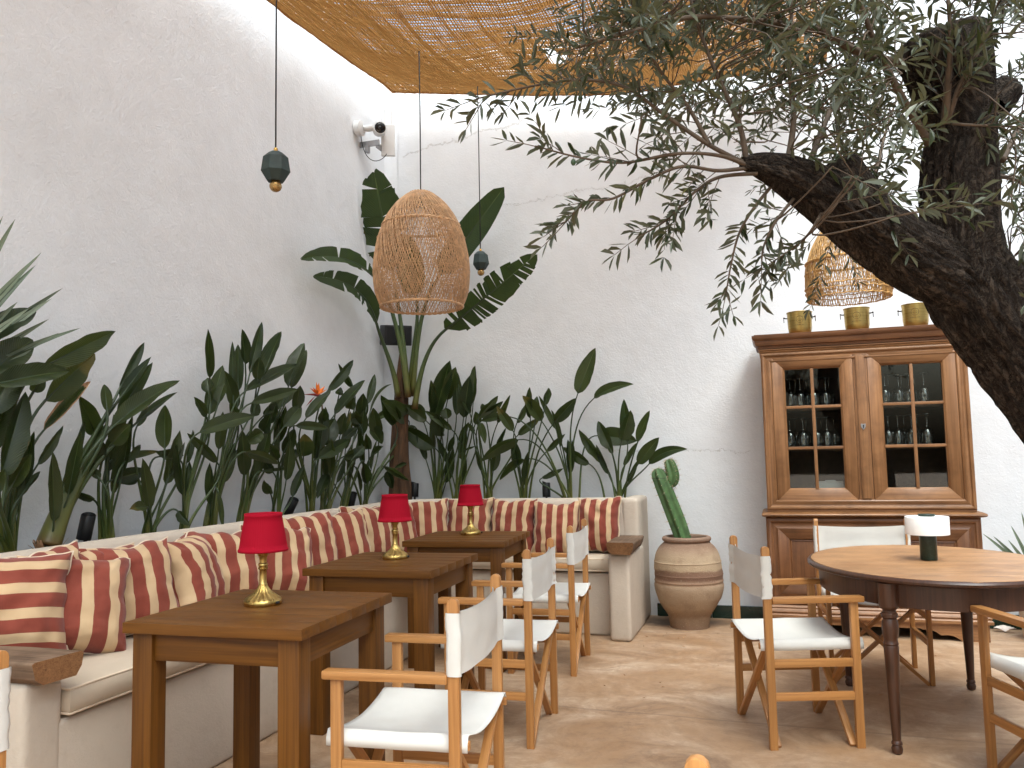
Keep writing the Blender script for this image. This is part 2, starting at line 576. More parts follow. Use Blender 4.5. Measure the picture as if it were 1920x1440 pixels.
n1 = m.noise(m.coord(rand=True, scale=(1, 1, .2)), 40, 3)
base = m.ramp(z, [(0, (.14, .07, .022)), (.07, (.13, .13, .022)), (.30, (.075, .105, .020)), (.70, (.036, .060, .016)), (1, (.032, .05, .018))])
m.set(Base_Color=m.mix(m.math('MULTIPLY', n1, .4), base, (.02, .035, .012)), Roughness=.4)
m = NT('trunk_fibre')
n1 = m.noise(m.coord(scale=(1, 1, .12)), 40, 6, .7)
m.set(Base_Color=m.ramp(n1, [(.3, (.025, .014, .008)), (.55, (.10, .05, .02)), (.75, (.19, .085, .03))]), Roughness=.85, Normal=m.bump(n1, .01, .9))
m = NT('olive_leaf')
uv = m.coord('UV')
r = m.sep(uv)[0]
geo = m.n('NewGeometry')
top = m.ramp(r, [(0, (.015, .022, .008)), (.55, (.034, .045, .015)), (.9, (.066, .074, .022)), (1, (.14, .13, .03))])
under = m.ramp(r, [(0, (.065, .074, .045)), (1, (.125, .135, .082))])
m.set(Base_Color=m.mix(geo.outputs['Backfacing'], top, under), Roughness=.45)
tr = m.n('BsdfTranslucent'); tr.inputs[0].default_value = (.09, .10, .03, 1)
mx = m.n('MixShader'); mx.inputs[0].default_value = .16
m.l(m.b.outputs[0], mx.inputs[1]); m.l(tr.outputs[0], mx.inputs[2]); m.l(mx.outputs[0], m.out.inputs[0])
m = NT('olive_bark')
c = m.coord()
uv = m.coord('UV', scale=(1, 1, 1))
n1 = m.noise(m.coord('UV', scale=(30, 6, 1)), 1.0, 8, .72, 1.4)
vo = m.n('TexVoronoi', feature='DISTANCE_TO_EDGE'); vo.inputs['Scale'].default_value = 1.0
vv_ = m.n('VectorMath', operation='ADD'); m.l(m.coord('UV', scale=(30, 7, 1)), vv_.inputs[0]); cb_ = m.n('CombineXYZ'); nz_ = m.noise(m.coord('UV', scale=(9, 6, 1)), 1.0, 6, .75); m.l(m.math('MULTIPLY', nz_, 5.0), cb_.inputs[0]); m.l(m.math('MULTIPLY', m.noise(m.coord('UV', scale=(14, 3, 1)), 1.0, 5, .7), 6.0), cb_.inputs[1]); m.l(cb_.outputs[0], vv_.inputs[1]); m.l(vv_.outputs[0], vo.inputs['Vector'])
base = m.ramp(n1, [(.30, (.013, .009, .007)), (.46, (.046, .034, .026)), (.62, (.100, .077, .058)), (.78, (.19, .158, .13))])
base = m.mix(m.ramp(vo.outputs['Distance'], [(.0, .8), (.12, 0.0)]), base, (.010, .007, .005))
m.set(Base_Color=base, Roughness=.9, Normal=m.bump(m.math('ADD', m.math('MULTIPLY', n1, 1.6), m.ramp(vo.outputs['Distance'], [(0, 0.0), (.2, 1.0)])), .012, 1))
m.b.inputs['Specular IOR Level'].default_value = .2

# --- jute shade cloth threads
m = NT('jute')
c = m.coord()
n1 = m.noise(c, 30, 4)
base = m.ramp(n1, [(.3, (.25, .135, .052)), (.7, (.42, .25, .105))])
df = m.n('BsdfDiffuse'); m.l(base, df.inputs[0])
tr = m.n('BsdfTranslucent'); m.l(m.mix(.7, base, (.80, .60, .33)), tr.inputs[0])
mx = m.n('MixShader'); mx.inputs[0].default_value = .62
m.l(df.outputs[0], mx.inputs[1]); m.l(tr.outputs[0], mx.inputs[2]); m.l(mx.outputs[0], m.out.inputs[0])

# --- thin glass (no refraction needed): clear with a fresnel sheen
def thin_glass(name, tint, lo, hi, rough=.02):
    m = NT(name)
    tp = m.n('BsdfTransparent'); tp.inputs[0].default_value = (*tint, 1)
    gl = m.n('BsdfGlossy'); gl.inputs['Roughness'].default_value = rough
    lw = m.n('LayerWeight'); lw.inputs[0].default_value = .25
    mx = m.n('MixShader')
    m.l(m.math('MULTIPLY_ADD', lw.outputs['Fresnel'], hi, lo), mx.inputs[0])
    m.l(tp.outputs[0], mx.inputs[1]); m.l(gl.outputs[0], mx.inputs[2]); m.l(mx.outputs[0], m.out.inputs[0])
thin_glass('pane_glass', (.82, .84, .82), .035, .6)
thin_glass('wine_glass', (.90, .91, .91), .22, 1.2, .06)

# ================================================================ SETTING
XL, YB, WH = -3.2, 6.55, 4.72

g = G()
n = 40
g.add([(-30, -30, 0), (30, -30, 0), (30, 30, 0), (-30, 30, 0)], [(0, 1, 2, 3)])
tag(g.build('floor', 'cement_floor'), None, None, kind='structure')

def wall_grid(name, p0, du, L, nrm, H, matn, seed):
    """a plastered wall: gently uneven front sheet on a solid 0.25 m thick body"""
    g = G()
    nu, nv = int(L/.07), int(H/.07)
    du, nrm = V(du), V(nrm)
    vs = []
    for j in range(nv+1):
        for i in range(nu+1):
            u, v = i*L/nu, j*H/nv
            q = V((u*.9+seed, v*.9, seed))
            d = noise.noise(q)*.010 + noise.noise(q*3.1)*.0045 + noise.noise(q*9)*.0015
            vs.append(V(p0)+du*u+V((0, 0, v))+nrm*d)
    g.add(vs, [(j*(nu+1)+i, j*(nu+1)+i+1, (j+1)*(nu+1)+i+1, (j+1)*(nu+1)+i) for j in range(nv) for i in range(nu)])
    b = V(p0)-nrm*.02
    c = [b, b+du*L, b+du*L-nrm*.23, b-nrm*.23]
    g.add([tuple(p) for p in c]+[(p.x, p.y, H-.001) for p in c], [(0, 1, 2, 3), (7, 6, 5, 4), (0, 4, 5, 1), (1, 5, 6, 2), (2, 6, 7, 3), (3, 7, 4, 0)])
    return g.build(name, matn, smooth='all')

wl = wall_grid('courtyard_wall', (XL, -3, 0), (0, 1, 0), YB+3.02, (1, 0, 0), WH, 'wall_plaster', 3.3)
tag(wl, 'long white stucco wall behind the left run of the bench', 'wall')
wb = wall_grid('courtyard_wall', (XL-.02, YB, 0), (1, 0, 0), 7.2, (0, -1, 0), WH+.02, 'wall_plaster_back', 8.1)
tag(wb, 'white stucco wall behind the wooden cabinet and the cactus pot', 'wall')
# unseen wall added beyond the right edge to cut low sky light
g = G(); g.box((3.9, 1.8, 3.4), (.25, 9.6, 6.8))
tag(g.build('sky_blocker_wall', 'wall_plaster'), None, None, kind='structure')
# soft fillet in the corner of the two walls
g = G()
R = .10
vs = []
for j in range(41):
    z = j*WH/40
    for i in range(9):
        q = pi/2*i/8
        k = R+noise.noise(V((0, 0, z*2)))*.02
        vs.append((XL+k-k*cos(q)+.004, YB-k+k*sin(q)-.004, z))
g.add(vs, [(j*9+i+1, j*9+i, (j+1)*9+i, (j+1)*9+i+1) for j in range(40) for i in range(8)])
g.build('corner_fillet', 'wall_plaster', wb, smooth='all')
# dark green skirting tiles along the back wall
tile = None
for i in range(22):
    x = -.94+i*.205
    if tile is None:
        t = G(); t.box((.1, 0, .0475), (.2, .016, .095))
        tile = t.mesh('tile', 'green_tile', bevel=.003)
    o = obj('tile', tile, wb, M.Translation((x, YB-.022, .001)))

# ---------------------------------------------------------------- masonry bench (L-shaped, rounded corner)
bench = thing('built_in_bench', 'cream plastered masonry bench running round the corner of the courtyard', 'bench', (0, 0, 0))
# backrest: rounded wall swept along the corner
path = [V((-2.845, y, 0)) for y in [2.06+i*(5.70-2.06)/24 for i in range(25)]]
for i in range(1, 13):
    q = pi/2*i/12
    path.append(V((-2.845+.44*(1-cos(q)), 5.70+.44*sin(q), 0)))
path += [V((x, 6.14, 0)) for x in [-2.405+i*(-1.045+2.405)/12 for i in range(1, 13)]]
prof = [(-.055, .0), (-.055, .86), (-.05, .89), (-.037, .91), (-.015, .92), (.015, .92), (.037, .91), (.05, .89), (.058, .86), (.075, .40), (.075, 0)]
g = G()
rows = []
for i, p in enumerate(path):
    t = (path[min(i+1, len(path)-1)]-path[max(i-1, 0)]).normalized()
    nr = V((t.y, -t.x, 0))            # towards the seat
    for (o, z) in prof:
        k = noise.noise(V((p.x*2, p.y*2, z*2)))*.007
        rows.append(p+nr*(o+k)+V((0, 0, z+(k*.8 if z > .5 else 0))))
P = len(prof)
fs = [(i*P+j, i*P+j+1, (i+1)*P+j+1, (i+1)*P+j) for i in range(len(path)-1) for j in range(P-1)]
fs += [tuple(range(P-1, -1, -1)), tuple((len(path)-1)*P+j for j in range(P))]
g.add(rows, fs)
g.build('backrest', 'bench_plaster', bench, smooth=True)
# seat block: an L in plan
g = G()
L = [(-2.80, 2.12), (-2.262, 2.12), (-2.262, 5.70), (-2.235, 5.745), (-2.19, 5.76), (-1.06, 5.76), (-1.06, 6.10), (-2.55, 6.10), (-2.72, 6.0), (-2.80, 5.8)]
g.poly(L, 0, .425)
sb = g.build('seat_base', 'bench_plaster', bench, bevel=.018, seg=3, smooth=True)
# arm posts
def masonry(name, c, d, bev=.03):
    g = G(); g.box(c, d)
    return g.build(name, 'bench_plaster', bench, bevel=bev, seg=4, smooth=True)
masonry('arm_post', (-2.575, 2.135, .287), (.63, .155, .575))
masonry('arm_post', (-1.055, 5.91, .287), (.145, .63, .575))
masonry('end_pier', (-1.052, 6.31, .46), (.125, .478, .921), .035)

def plank_arm(p0, p1, w, t, seed):
    """weathered timber arm: waney edges, end grain at the p1 end"""
    g = G()
    p0, p1 = V(p0), V(p1)
    ax = (p1-p0); L = ax.length; ax.normalize()
    sd = V((0, 0, 1)).cross(ax)
    pr = [(-.5, .42), (-.46, .5), (.46, .5), (.5, .40), (.47, -.1), (.36, -.5), (-.30, -.5), (-.44, -.2)]
    n = 16; K = len(pr); vs = []
    for i in range(n+1):
        s = i/n
        for (a, b) in pr:
            k = noise.noise(V((s*3+seed, a*3, b*3)))
            vs.append(p0+ax*(L*s+(.012*a if i == n else 0))+sd*(a*w*(1+.07*k))+V((0, 0, b*t*(1+.12*k))))
    g.add(vs, [(i*K+j, i*K+(j+1) % K, (i+1)*K+(j+1) % K, (i+1)*K+j) for i in range(n) for j in range(K)])
    e = vs[-K:]
    g.add(e, [tuple(range(K))], 1); g.add(vs[:K], [tuple(range(K-1, -1, -1))], 1)
    me = g.mesh('wooden_armrest', ['weathered', 'end_grain'], bevel=.004, smooth=True)
    mw = bar_mw(p0, p1, (0, 0, 1))
    me.transform(mw.inverted())
    o = obj('wooden_armrest', me, bench, mw)
    return o
plank_arm((-2.78, 2.125, .612), (-2.195, 2.125, .612), .185, .075, 1)
plank_arm((-1.045, 6.06, .617), (-1.035, 5.545, .617), .185, .078, 5)

# earth behind the bench
g = G()
vs = []
pts = [(-3.18, 1.2), (-2.88, 1.2), (-2.88, 5.72), (-2.80, 5.95), (-2.66, 6.08), (-2.42, 6.17), (-1.09, 6.17), (-1.09, 6.53), (-3.18, 6.53)]
g.poly(pts, .55, .845)
tag(g.build('soil', 'soil_earth'), 'dark earth in the planter behind the bench', 'soil', kind='stuff')

# ---------------------------------------------------------------- seat cushions with piping
def seat_cushion(label, x0, x1, y0, y1, z0, z1):
    t = thing('seat_cushion', label, 'cushion', ((x0+x1)/2, (y0+y1)/2, z0), 0, 'seat cushions on the bench')
    a, b, h = (x1-x0)/2, (y1-y0)/2, z1-z0
    g = G()
    nx, ny = max(6, int(a*2/.06)), max(6, int(b*2/.06))
    def top(u, v):
        e = min(1-abs(u), 1.0)*a; f = (1-abs(v))*b
        r = min(e, f)
        k = min(1, r/.05)
        return .016*(1-(1-k)**2) + noise.noise(V((u*a*5, v*b*5, x0)))*.004*k
    for sgn in (1, -1):
        vs = []
        for j in range(ny+1):
            for i in range(nx+1):
                u, v = -1+2*i/nx, -1+2*j/ny
                vs.append((u*a, v*b, (h-.014+top(u, v)) if sgn > 0 else .012-top(u, v)*.6))
        fs = [(j*(nx+1)+i, j*(nx+1)+i+1, (j+1)*(nx+1)+i+1, (j+1)*(nx+1)+i) for j in range(ny) for i in range(nx)]
        g.add(vs, fs if sgn > 0 else [f[::-1] for f in fs])
    # side band, slightly bulged
    per = [(-a, -b), (a, -b), (a, b), (-a, b)]
    ring = []
    for k in range(4):
        p, q = per[k], per[(k+1) % 4]
        m_ = max(4, int(math.dist(p, q)/.06))
        ring += [(p[0]+(q[0]-p[0])*i/m_, p[1]+(q[1]-p[1])*i/m_) for i in range(m_)]
    n = len(ring); vs = []
    for z, o in ((.012, 0), (h*.3, .010), (h*.7, .010), (h-.014, 0)):
        for (x, y) in ring:
            k = 1+noise.noise(V((x*6, y*6, z*20)))*.5
            vs.append((x+(o*k if x > a-1e-4 else -o*k if x < -a+1e-4 else 0), y+(o*k if y > b-1e-4 else -o*k if y < -b+1e-4 else 0), z))
    g.add(vs, [(r*n+i, r*n+(i+1) % n, (r+1)*n+(i+1) % n, (r+1)*n+i) for r in range(3) for i in range(n)])
    g.build('cover', 'canvas_seat', t, smooth=True, merge=True)
    for z in (.012, h-.014):
        g = G()
        q = []
        for (x, y) in ring:
            q.append((x, y, z+noise.noise(V((x*7, y*7, z)))*.0015))
        q.append(q[0])
        g.tube(q, .0048, 6, cap=False)
        g.build('piping', 'piping_cream', t, smooth='all')
    return t
seat_cushion('long beige seat cushion on the left run of the bench beside the wooden arm', -2.745, -2.245, 2.222, 5.70, .430, .535)
seat_cushion('beige seat cushion on the short right run of the bench', -2.66, -1.135, 5.735, 6.03, .430, .535)
# ================================================================ PILLOWS
def pillow(label, c, az, lean, roll=0, w=.43, h=.43, t=.15, seed=0, stripes=4.3, phase=0, horiz=False, chop=0, squash=0):
    """c centre; az azimuth of its face; lean back from vertical (deg); roll in its own plane (deg)"""
    rnd = random.Random(seed)
    th = thing('striped_pillow', label, 'pillow', (0, 0, 0), 0, 'striped pillows along the bench')
    n = 34
    def P(u, v, s):
        pin = .10
        x = u*w/2*(1-pin*(1-v*v)*abs(u)**3)
        y = v*h/2*(1-pin*(1-u*u)*abs(v)**3)
        e = max(0, 1-abs(u)**2.6)*max(0, 1-abs(v)**2.6)
        z = s*t*.56*e**.44
        # creases radiating from the corners and seams
        q = V((u*2.2+seed*3.1, v*2.2, s*.7+seed))
        d = min(1-abs(u), 1-abs(v))
        k = noise.noise(q*1.3)*.020*e + noise.noise(q*3.3)*.006*e + noise.noise(V((u*7+seed, v*2.5, s)))*.009*(1-d)*min(1, d*9) + noise.noise(V((u*2.5, v*7+seed, s)))*.009*(1-d)*min(1, d*9)
        ca, cb_ = 1-abs(u), 1-abs(v)
        k += .011*sin(16*(abs(u)-abs(v))+seed*1.7)*math.exp(-(ca*ca+cb_*cb_)/.16)*min(1, 8*min(ca, cb_))
        z += k*s
        x += noise.noise(V((v*3+seed, 2, 0)))*.016*abs(u)
        y += noise.noise(V((u*3+seed, 7, 0)))*.018*abs(v)
        if chop and v > 0:            # dented top edge
            y -= chop*math.exp(-(u/.35)**2)*v*v*.5
        if squash and v < 0:          # slumped onto the seat
            y += squash*v*v*.5*(1-u*u); z += s*squash*.6*v*v*e
        # sag: bottom a little wider
        x *= 1+.05*max(0, -v)*e
        return V((x, y, z))
    f = V((cos(az), sin(az), 0))
    right = V((-sin(az), cos(az), 0))*1.0
    ln = radians(lean)
    up = V((0, 0, 1))*cos(ln) - f*sin(ln)
    nr = f*cos(ln) + V((0, 0, 1))*sin(ln)
    ro = radians(roll)
    r2 = right*cos(ro)+up*sin(ro); u2 = up*cos(ro)-right*sin(ro)
    mw = M(((r2.x, u2.x, nr.x, c[0]), (r2.y, u2.y, nr.y, c[1]), (r2.z, u2.z, nr.z, c[2]), (0, 0, 0, 1)))
    th.matrix_world = mw
    g = G()
    for s in (1, -1):
        vs = []; uv = []
        for j in range(n+1):
            for i in range(n+1):
                a = -1+2*i/n; b = -1+2*j/n
                u = sin(a*pi/2)*.4+a*.6; v = sin(b*pi/2)*.4+b*.6
                vs.append(P(u, v, s))
                q = (v if horiz else u)*stripes/2+phase
                uv.append((q, v))
        fs = [(j*(n+1)+i, j*(n+1)+i+1, (j+1)*(n+1)+i+1, (j+1)*(n+1)+i) for j in range(n) for i in range(n)]
        g.add(vs, fs if s > 0 else [k[::-1] for k in fs], 0, uv)
    g.build('cover', 'stripe_cloth', th, smooth='all')
    g = G()
    edge = [(a, -1) for a in [-1+2*i/n for i in range(n)]]+[(1, b) for b in [-1+2*i/n for i in range(n)]]
    edge += [(-a, 1) for a in [-1+2*i/n for i in range(n)]]+[(-1, -b) for b in [-1+2*i/n for i in range(n)]]
    pts = []
    for (u, v) in edge:
        p = P(u, v, 1); p.z = noise.noise(V((u*4+seed, v*4, 9)))*.004
        pts.append(p)
    pts.append(pts[0])
    g.tube(pts, .0042, 6, cap=False)
    g.build('piping', 'piping_cream', th, smooth='all')
    return th

Z0 = .75
pillow('pillow with horizontal stripes against the wooden arm of the bench', (-2.672, 2.352, 0.735), radians(-40), 14, -2, .41, .405, .23, 1, 4.6, .1, True, squash=.02)
pillow('second striped pillow from the wooden arm, slumped over its lower corner', (-2.605, 2.575, 0.705), radians(-30), 24, -8, .41, .405, .23, 2, 4.0, .55, squash=.03)
pillow('third striped pillow from the wooden arm with a dented top edge', (-2.63, 2.885, 0.725), radians(-26), 17, 2, .41, .405, .21, 3, 4.4, .2, chop=.03)
pillow('striped pillow half folded behind the first red lamp, fourth from the wooden arm', (-2.60, 3.215, .72), radians(12), 17, 3, .36, .405, .24, 4, 4.3, .68, chop=.02)
pillow('fifth striped pillow from the wooden arm, left of the first red lampshade', (-2.615, 3.535, .715), radians(-24), 18, -2, .40, .405, .22, 5, 4.2, .62)
pillow('striped pillow tilted forward just behind the first red lamp', (-2.585, 3.925, .705), radians(-32), 24, -8, .40, .405, .22, 6, 4.5, .3)
pillow('striped pillow right of the first red lampshade, standing behind a tilted one', (-2.635, 4.285, .74), radians(-26), 14, 2, .40, .405, .21, 7, 4.3, .4)
pillow('striped pillow above the second table\'s near corner on the left run', (-2.615, 4.65, .725), radians(-31), 16, 3, .40, .405, .21, 8, 4.3, .05)
pillow('striped pillow behind the second red lamp, last but one before the bench corner', (-2.62, 5.03, .735), radians(-24), 15, -2, .40, .405, .21, 9, 4.4, .5)
pillow('striped pillow partly hidden by the second red lampshade before the bench corner', (-2.625, 5.40, .725), radians(-34), 15, 2, .38, .405, .21, 10, 4.3, .8)
pillow('striped pillow set across the corner of the bench', (-2.54, 5.775, .735), radians(-62), 14, 1, .38, .405, .21, 11, 4.3, .1)
pillow('striped pillow right of the corner, behind the third red lamp', (-2.245, 5.945, .735), radians(-82), 14, 0, .365, .405, .21, 12, 4.2, .95)
pillow('striped pillow right of the third red lampshade on the short bench run', (-1.900, 5.955, .73), radians(-95), 14, 1, .365, .405, .21, 13, 4.4, .28, chop=.015)
pillow('striped pillow second from the right end of the bench with sagging top', (-1.565, 5.930, .715), radians(-83), 17, -1, .355, .405, .22, 14, 4.6, .82, chop=.045)
pillow('last striped pillow at the right end of the bench by the wooden arm', (-1.262, 5.985, .735), radians(-93), 11, 1, .325, .405, .19, 15, 4.0, .62)
# two more stand behind the front row and show only their corners
pillow('striped pillow mostly hidden behind the first two near the wooden arm', (-2.685, 2.50, 0.735), radians(-4), 9, 4, .41, .405, .18, 16, 4.2, .3)
pillow('striped pillow mostly hidden behind the third, one corner showing', (-2.695, 2.80, 0.715), radians(-2), 9, -3, .41, .405, .18, 17, 4.2, .7)

# ================================================================ SQUARE TABLES
def square_table(label, x, y, rz):
    t = thing('square_table', label, 'table', (x, y, 0), rz, 'dark wooden tables along the bench')
    W, D, H = .636, .662, .75
    n = 6
    for i in range(n):
        y0 = -D/2+i*D/n; pw = D/n
        bar('plank', (-W/2, y0+pw/2, H-.017), (W/2, y0+pw/2, H-.017), pw-.0006, .034, 'stained_pine', t, up=(0, 0, 1), bevel=.0016)
    a, b = W/2-.058, D/2-.058
    for sx in (-1, 1):
        for sy in (-1, 1):
            bar('leg', (sx*a, sy*b, 0), (sx*a, sy*b, H-.034), .072, .072, 'stained_pine', t, bevel=.004)
    for sy in (-1, 1):
        bar('apron', (-a+.036, sy*(b+.012), H-.034-.045), (a-.036, sy*(b+.012), H-.034-.045), .022, .088, 'stained_pine', t, up=(0, 0, 1))
    for sx in (-1, 1):
        bar('apron', (sx*(a+.012), -b+.036, H-.034-.045), (sx*(a+.012), b-.036, H-.034-.045), .022, .088, 'stained_pine', t, up=(0, 0, 1))
    return t
square_table('dark wooden table in front, nearest the wooden arm of the bench', -1.7066, 2.5339, .0372)
square_table('dark wooden table in the middle of the row, under the second red lamp', -1.8156, 3.7638, .0295)
square_table('dark wooden table at the back of the row by the bench corner', -1.8831, 4.9668, .0597)

# ================================================================ RED LAMPS
def red_lamp():
    t = thing('table_lamp', '', 'lamp', (0, 0, 0), 0, 'red lamps on the tables')
    g = G()
    flute = lambda q, z, i: 1+(.05*cos(18*q) if 5 <= i <= 8 else 0)
    g.lathe([(.0, .0), (.063, .0), (.0655, .003), (.0655, .015), (.063, .018), (.058, .022), (.047, .030), (.030, .043), (.0185, .058), (.0145, .068)], 72, mod=flute)
    g.build('base', 'brass', t, smooth=True)
    g = G()
    g.lathe([(.0145, .067), (.0150, .070), (.0125, .074), (.0125, .118), (.0135, .120), (.0170, .123), (.0172, .128), (.0150, .130), (.0150, .133), (.0175, .136),
             (.0165, .141), (.0125, .144), (.0125, .150), (.0135, .165), (.0180, .170), (.0195, .176), (.0265, .181), (.0265, .184), (.016, .186), (.012, .20), (0, .20)], 40)
    g.build('stem', 'brass', t, smooth=True)
    g = G()
    pl = lambda q, z, i: 1+(.0042*cos(64*q+2*sin(q*3))+.004*cos(q*9+1))*(1 if 3 < i < 10 else 0)
    prof = [(.0830, .184), (.0862, .184), (.0862, .1915), (.0848, .193)]+[(.0835-(.0835-.0645)*k/6, .191+(.305-.191)*k/6) for k in range(7)]+[(.0655, .306), (.0655, .317), (.0635, .317), (.0635, .305), (.0815, .187), (.083, .184)]
    g.lathe(prof, 280, mod=pl)
    g.build('lamp_shade', 'red_cloth', t, smooth='all')
    g = G(); g.box((.068, -.012, .010), (.010, .012, .008))
    g.build('switch', 'black_plastic', t, bevel=.002)
    return t
l0 = red_lamp()
for i, (x, y, lab) in enumerate([(-1.750, 2.567, 'red pleated lamp on the front table'), (-1.852, 3.841, 'red pleated lamp on the middle table'), (-1.907, 5.066, 'red pleated lamp on the back table by the bench corner')]):
    o = l0 if i == 0 else copy_tree(l0)
    o.location = (x, y, .7505); o.rotation_euler = (0, 0, i*.3); o['label'] = lab

# ================================================================ DIRECTOR CHAIRS  (local +X is the way the sitter looks)
def cloth_grid(fn, nu, nv, mat, name, parent, th=.0025):
    g = G()
    A = [fn(i/nu, j/nv) for j in range(nv+1) for i in range(nu+1)]
    vs = [p for p, n_ in A]+[p-n_*th for p, n_ in A]
    K = (nu+1)*(nv+1)
    fs = [(j*(nu+1)+i, j*(nu+1)+i+1, (j+1)*(nu+1)+i+1, (j+1)*(nu+1)+i) for j in range(nv) for i in range(nu)]
    fs += [tuple(K+q for q in f[::-1]) for f in fs]
    for j in range(nv):
        a, b = j*(nu+1), (j+1)*(nu+1)
        fs += [(a, b, b+K, a+K), (a+nu, a+nu+K, b+nu+K, b+nu)]
    for i in range(nu):
        a, b = i, nv*(nu+1)+i
        fs += [(a+1, a, a+K, a+1+K), (b, b+1, b+1+K, b+K)]
    g.add(vs, fs)
    return g.build(name, mat, parent, smooth='all')

def chair(seed=0):
    t = thing('director_chair', '', 'chair', (0, 0, 0), 0, 'folding director chairs')
    XB, XF, Y = -.185, .181, .248
    for s in (-1, 1):
        bar('back_post', (XB, s*Y, 0), (XB, s*Y, .842), .034, .023, 'beech', t, up=(0, 1, 0), bevel=.0025, rnd=.016)
        bar('front_post', (XF, s*Y, 0), (XF, s*Y, .601), .034, .023, 'beech', t, bevel=.0025)
        bar('arm', (-.168, s*Y, .614), (.222, s*Y, .614), .048, .026, 'beech', t, up=(0, 0, 1), bevel=.006)
        for z in (.352, .215):
            bar('rail', (XB+.017, s*Y, z), (XF-.017, s*Y, z), .018, .034, 'beech', t, up=(0, 0, 1), bevel=.0025)
        bar('seat_rail', (-.222, s*.222, .420), (.226, s*.222, .420), .018, .026, 'beech', t, up=(0, 0, 1), bevel=.004)
        bar('hinge_dowel', (XF-.05, s*.207, .408), (XF-.012, s*.207, .406), .016, .016, 'beech', t, bevel=.005)
        bar('hinge_dowel', (XB+.012, s*.207, .408), (XB+.040, s*.207, .406), .016, .016, 'beech', t, bevel=.005)
    for xo, sgn in ((XB+.012, 1), (XF-.012, -1)):
        for s in (-1, 1):
            x = xo+s*.0105*sgn
            bar('cross_brace', (x, -s*.231, .004), (x, s*.214, .418), .019, .030, 'beech', t, up=(1, 0, 0), bevel=.0025)
            g = G(); g.tube([(xo-.024, 0, .215), (xo+.024, 0, .215)], .005, 10)
        g.build('pivot_bolt', 'gold_metal', t, smooth=True)
    # sagging seat canvas wrapped over the rails
    def seat(u, v):
        x = -.218+.440*u
        yy = -1+2*v
        a = abs(yy)
        if a > .88:                       # turned down over the rail
            k = (a-.88)/.12
            y = (.224+.014*sin(min(1, k*2.2)*pi*.5))*(1 if yy > 0 else -1); z = .448-.046*k
            nn = V((0, (1 if yy > 0 else -1)*k, 1-k*.8)).normalized()
        else:
            y = yy/.88*.224
            z = .451-.036*(1-(a/.88)**2)-.006*sin(pi*u)*(1-(a/.88)**2)
            nn = V((0, 0, 1))
        z += noise.noise(V((x*9+seed, y*7, 2)))*.0025
        return V((x, y, z)), nn
    cloth_grid(seat, 22, 34, 'canvas_white', 'seat', t)
    # back canvas: a band with a sleeve round each post
    def loop(v):
        """closed profile in XY: front face, round the left post, back face"""
        return v
    g = G()
    K = 46; NZ = 14
    vs = []
    for j in range(NZ+1):
        z = .622+.180*j/NZ
        prof = []
        for i in range(K):
            q = 2*pi*i/K
            cx, cy = cos(q), sin(q)
            # stadium shape: thin in the middle, fat round the posts
            y = cy*(Y+.0155)
            a = abs(y)/(Y+.0155)
            hw = .004+.017*max(0, min(1, (a-.86)/.06))
            if a > .985: hw *= sqrt(max(0, 1-((a-.985)/.0155)**2))
            x = (1 if cx >= 0 else -1)*hw*min(1, abs(cx)*14)
            bow = -.020*(1-a*a)
            wr = noise.noise(V((y*9, z*16+seed*5, seed)))*.003+(noise.noise(V((3, z*60+seed, y*3)))*(.0022 if seed < 3 else .0065) if a > .78 else 0)
            sag = -.012*(1-a*a)*(1 if j > NZ/2 else .6)
            prof.append((XB+bow+x+wr, y, z+sag+noise.noise(V((y*8, seed, j)))*.0015))
        vs += prof
    fs = [(j*K+i, j*K+(i+1) % K, (j+1)*K+(i+1) % K, (j+1)*K+i) for j in range(NZ) for i in range(K)]
    g.add(vs, fs)
    g.build('backrest', 'canvas_white', t, smooth='all')
    return t

def place_chair(proto, label, back_a, back_b, first=False):
    """back_a/back_b: floor points of the two back posts, sitter's right hand (a) to left hand (b)"""
    a, b = V((*back_a, 0)), V((*back_b, 0))
    lr = (b-a).normalized()                     # local +Y (left of the sitter)
    fw = V((lr.y, -lr.x, 0))
    c = (a+b)/2+fw*.185
    o = proto if first else copy_tree(proto)
    o.location = c
    o.rotation_euler = (0, 0, atan2(fw.y, fw.x))
    o['label'] = label
    return o
ca, cb = chair(1), chair(4)
place_chair(ca, 'folding director chair at the front table, cut by the photo\'s lower edge', (-.960, 2.788), (-.922, 2.294), True)
place_chair(cb, 'folding director chair at the middle table with gathered canvas back', (-1.094, 4.019), (-1.0675, 3.5235), True)
place_chair(ca, 'folding director chair at the back table near the right end of the bench', (-1.190, 5.190), (-1.160, 4.695))
place_chair(cb, 'folding director chair standing free left of the oval table', (-.0755, 3.757), (-.2297, 4.229))
place_chair(ca, 'folding director chair between the oval table and the wooden cabinet', (.195, 5.262), (.675, 5.305))
place_chair(cb, 'folding director chair on the near right side of the oval table, cut by the edge', (1.312, 3.52), (.855, 3.352))
place_chair(ca, 'folding director chair of which only one post top shows at the lower edge', (-.125, 1.180), (-.125, .70))
place_chair(cb, 'folding director chair of which one post shows beside the left wooden arm', (-2.178, 1.50), (-1.695, 1.47))

# ================================================================ OVAL TABLE
ot = thing('oval_table', 'oval wooden table with turned dark legs under the white lamp', 'table', (.648, 4.365, 0), radians(6))
A, B, TH = .530, .668, .72
N = 96
def oval(k, dz, wob=0):
    return [((A+k)*cos(2*pi*i/N), (B+k)*sin(2*pi*i/N), dz) for i in range(N)]
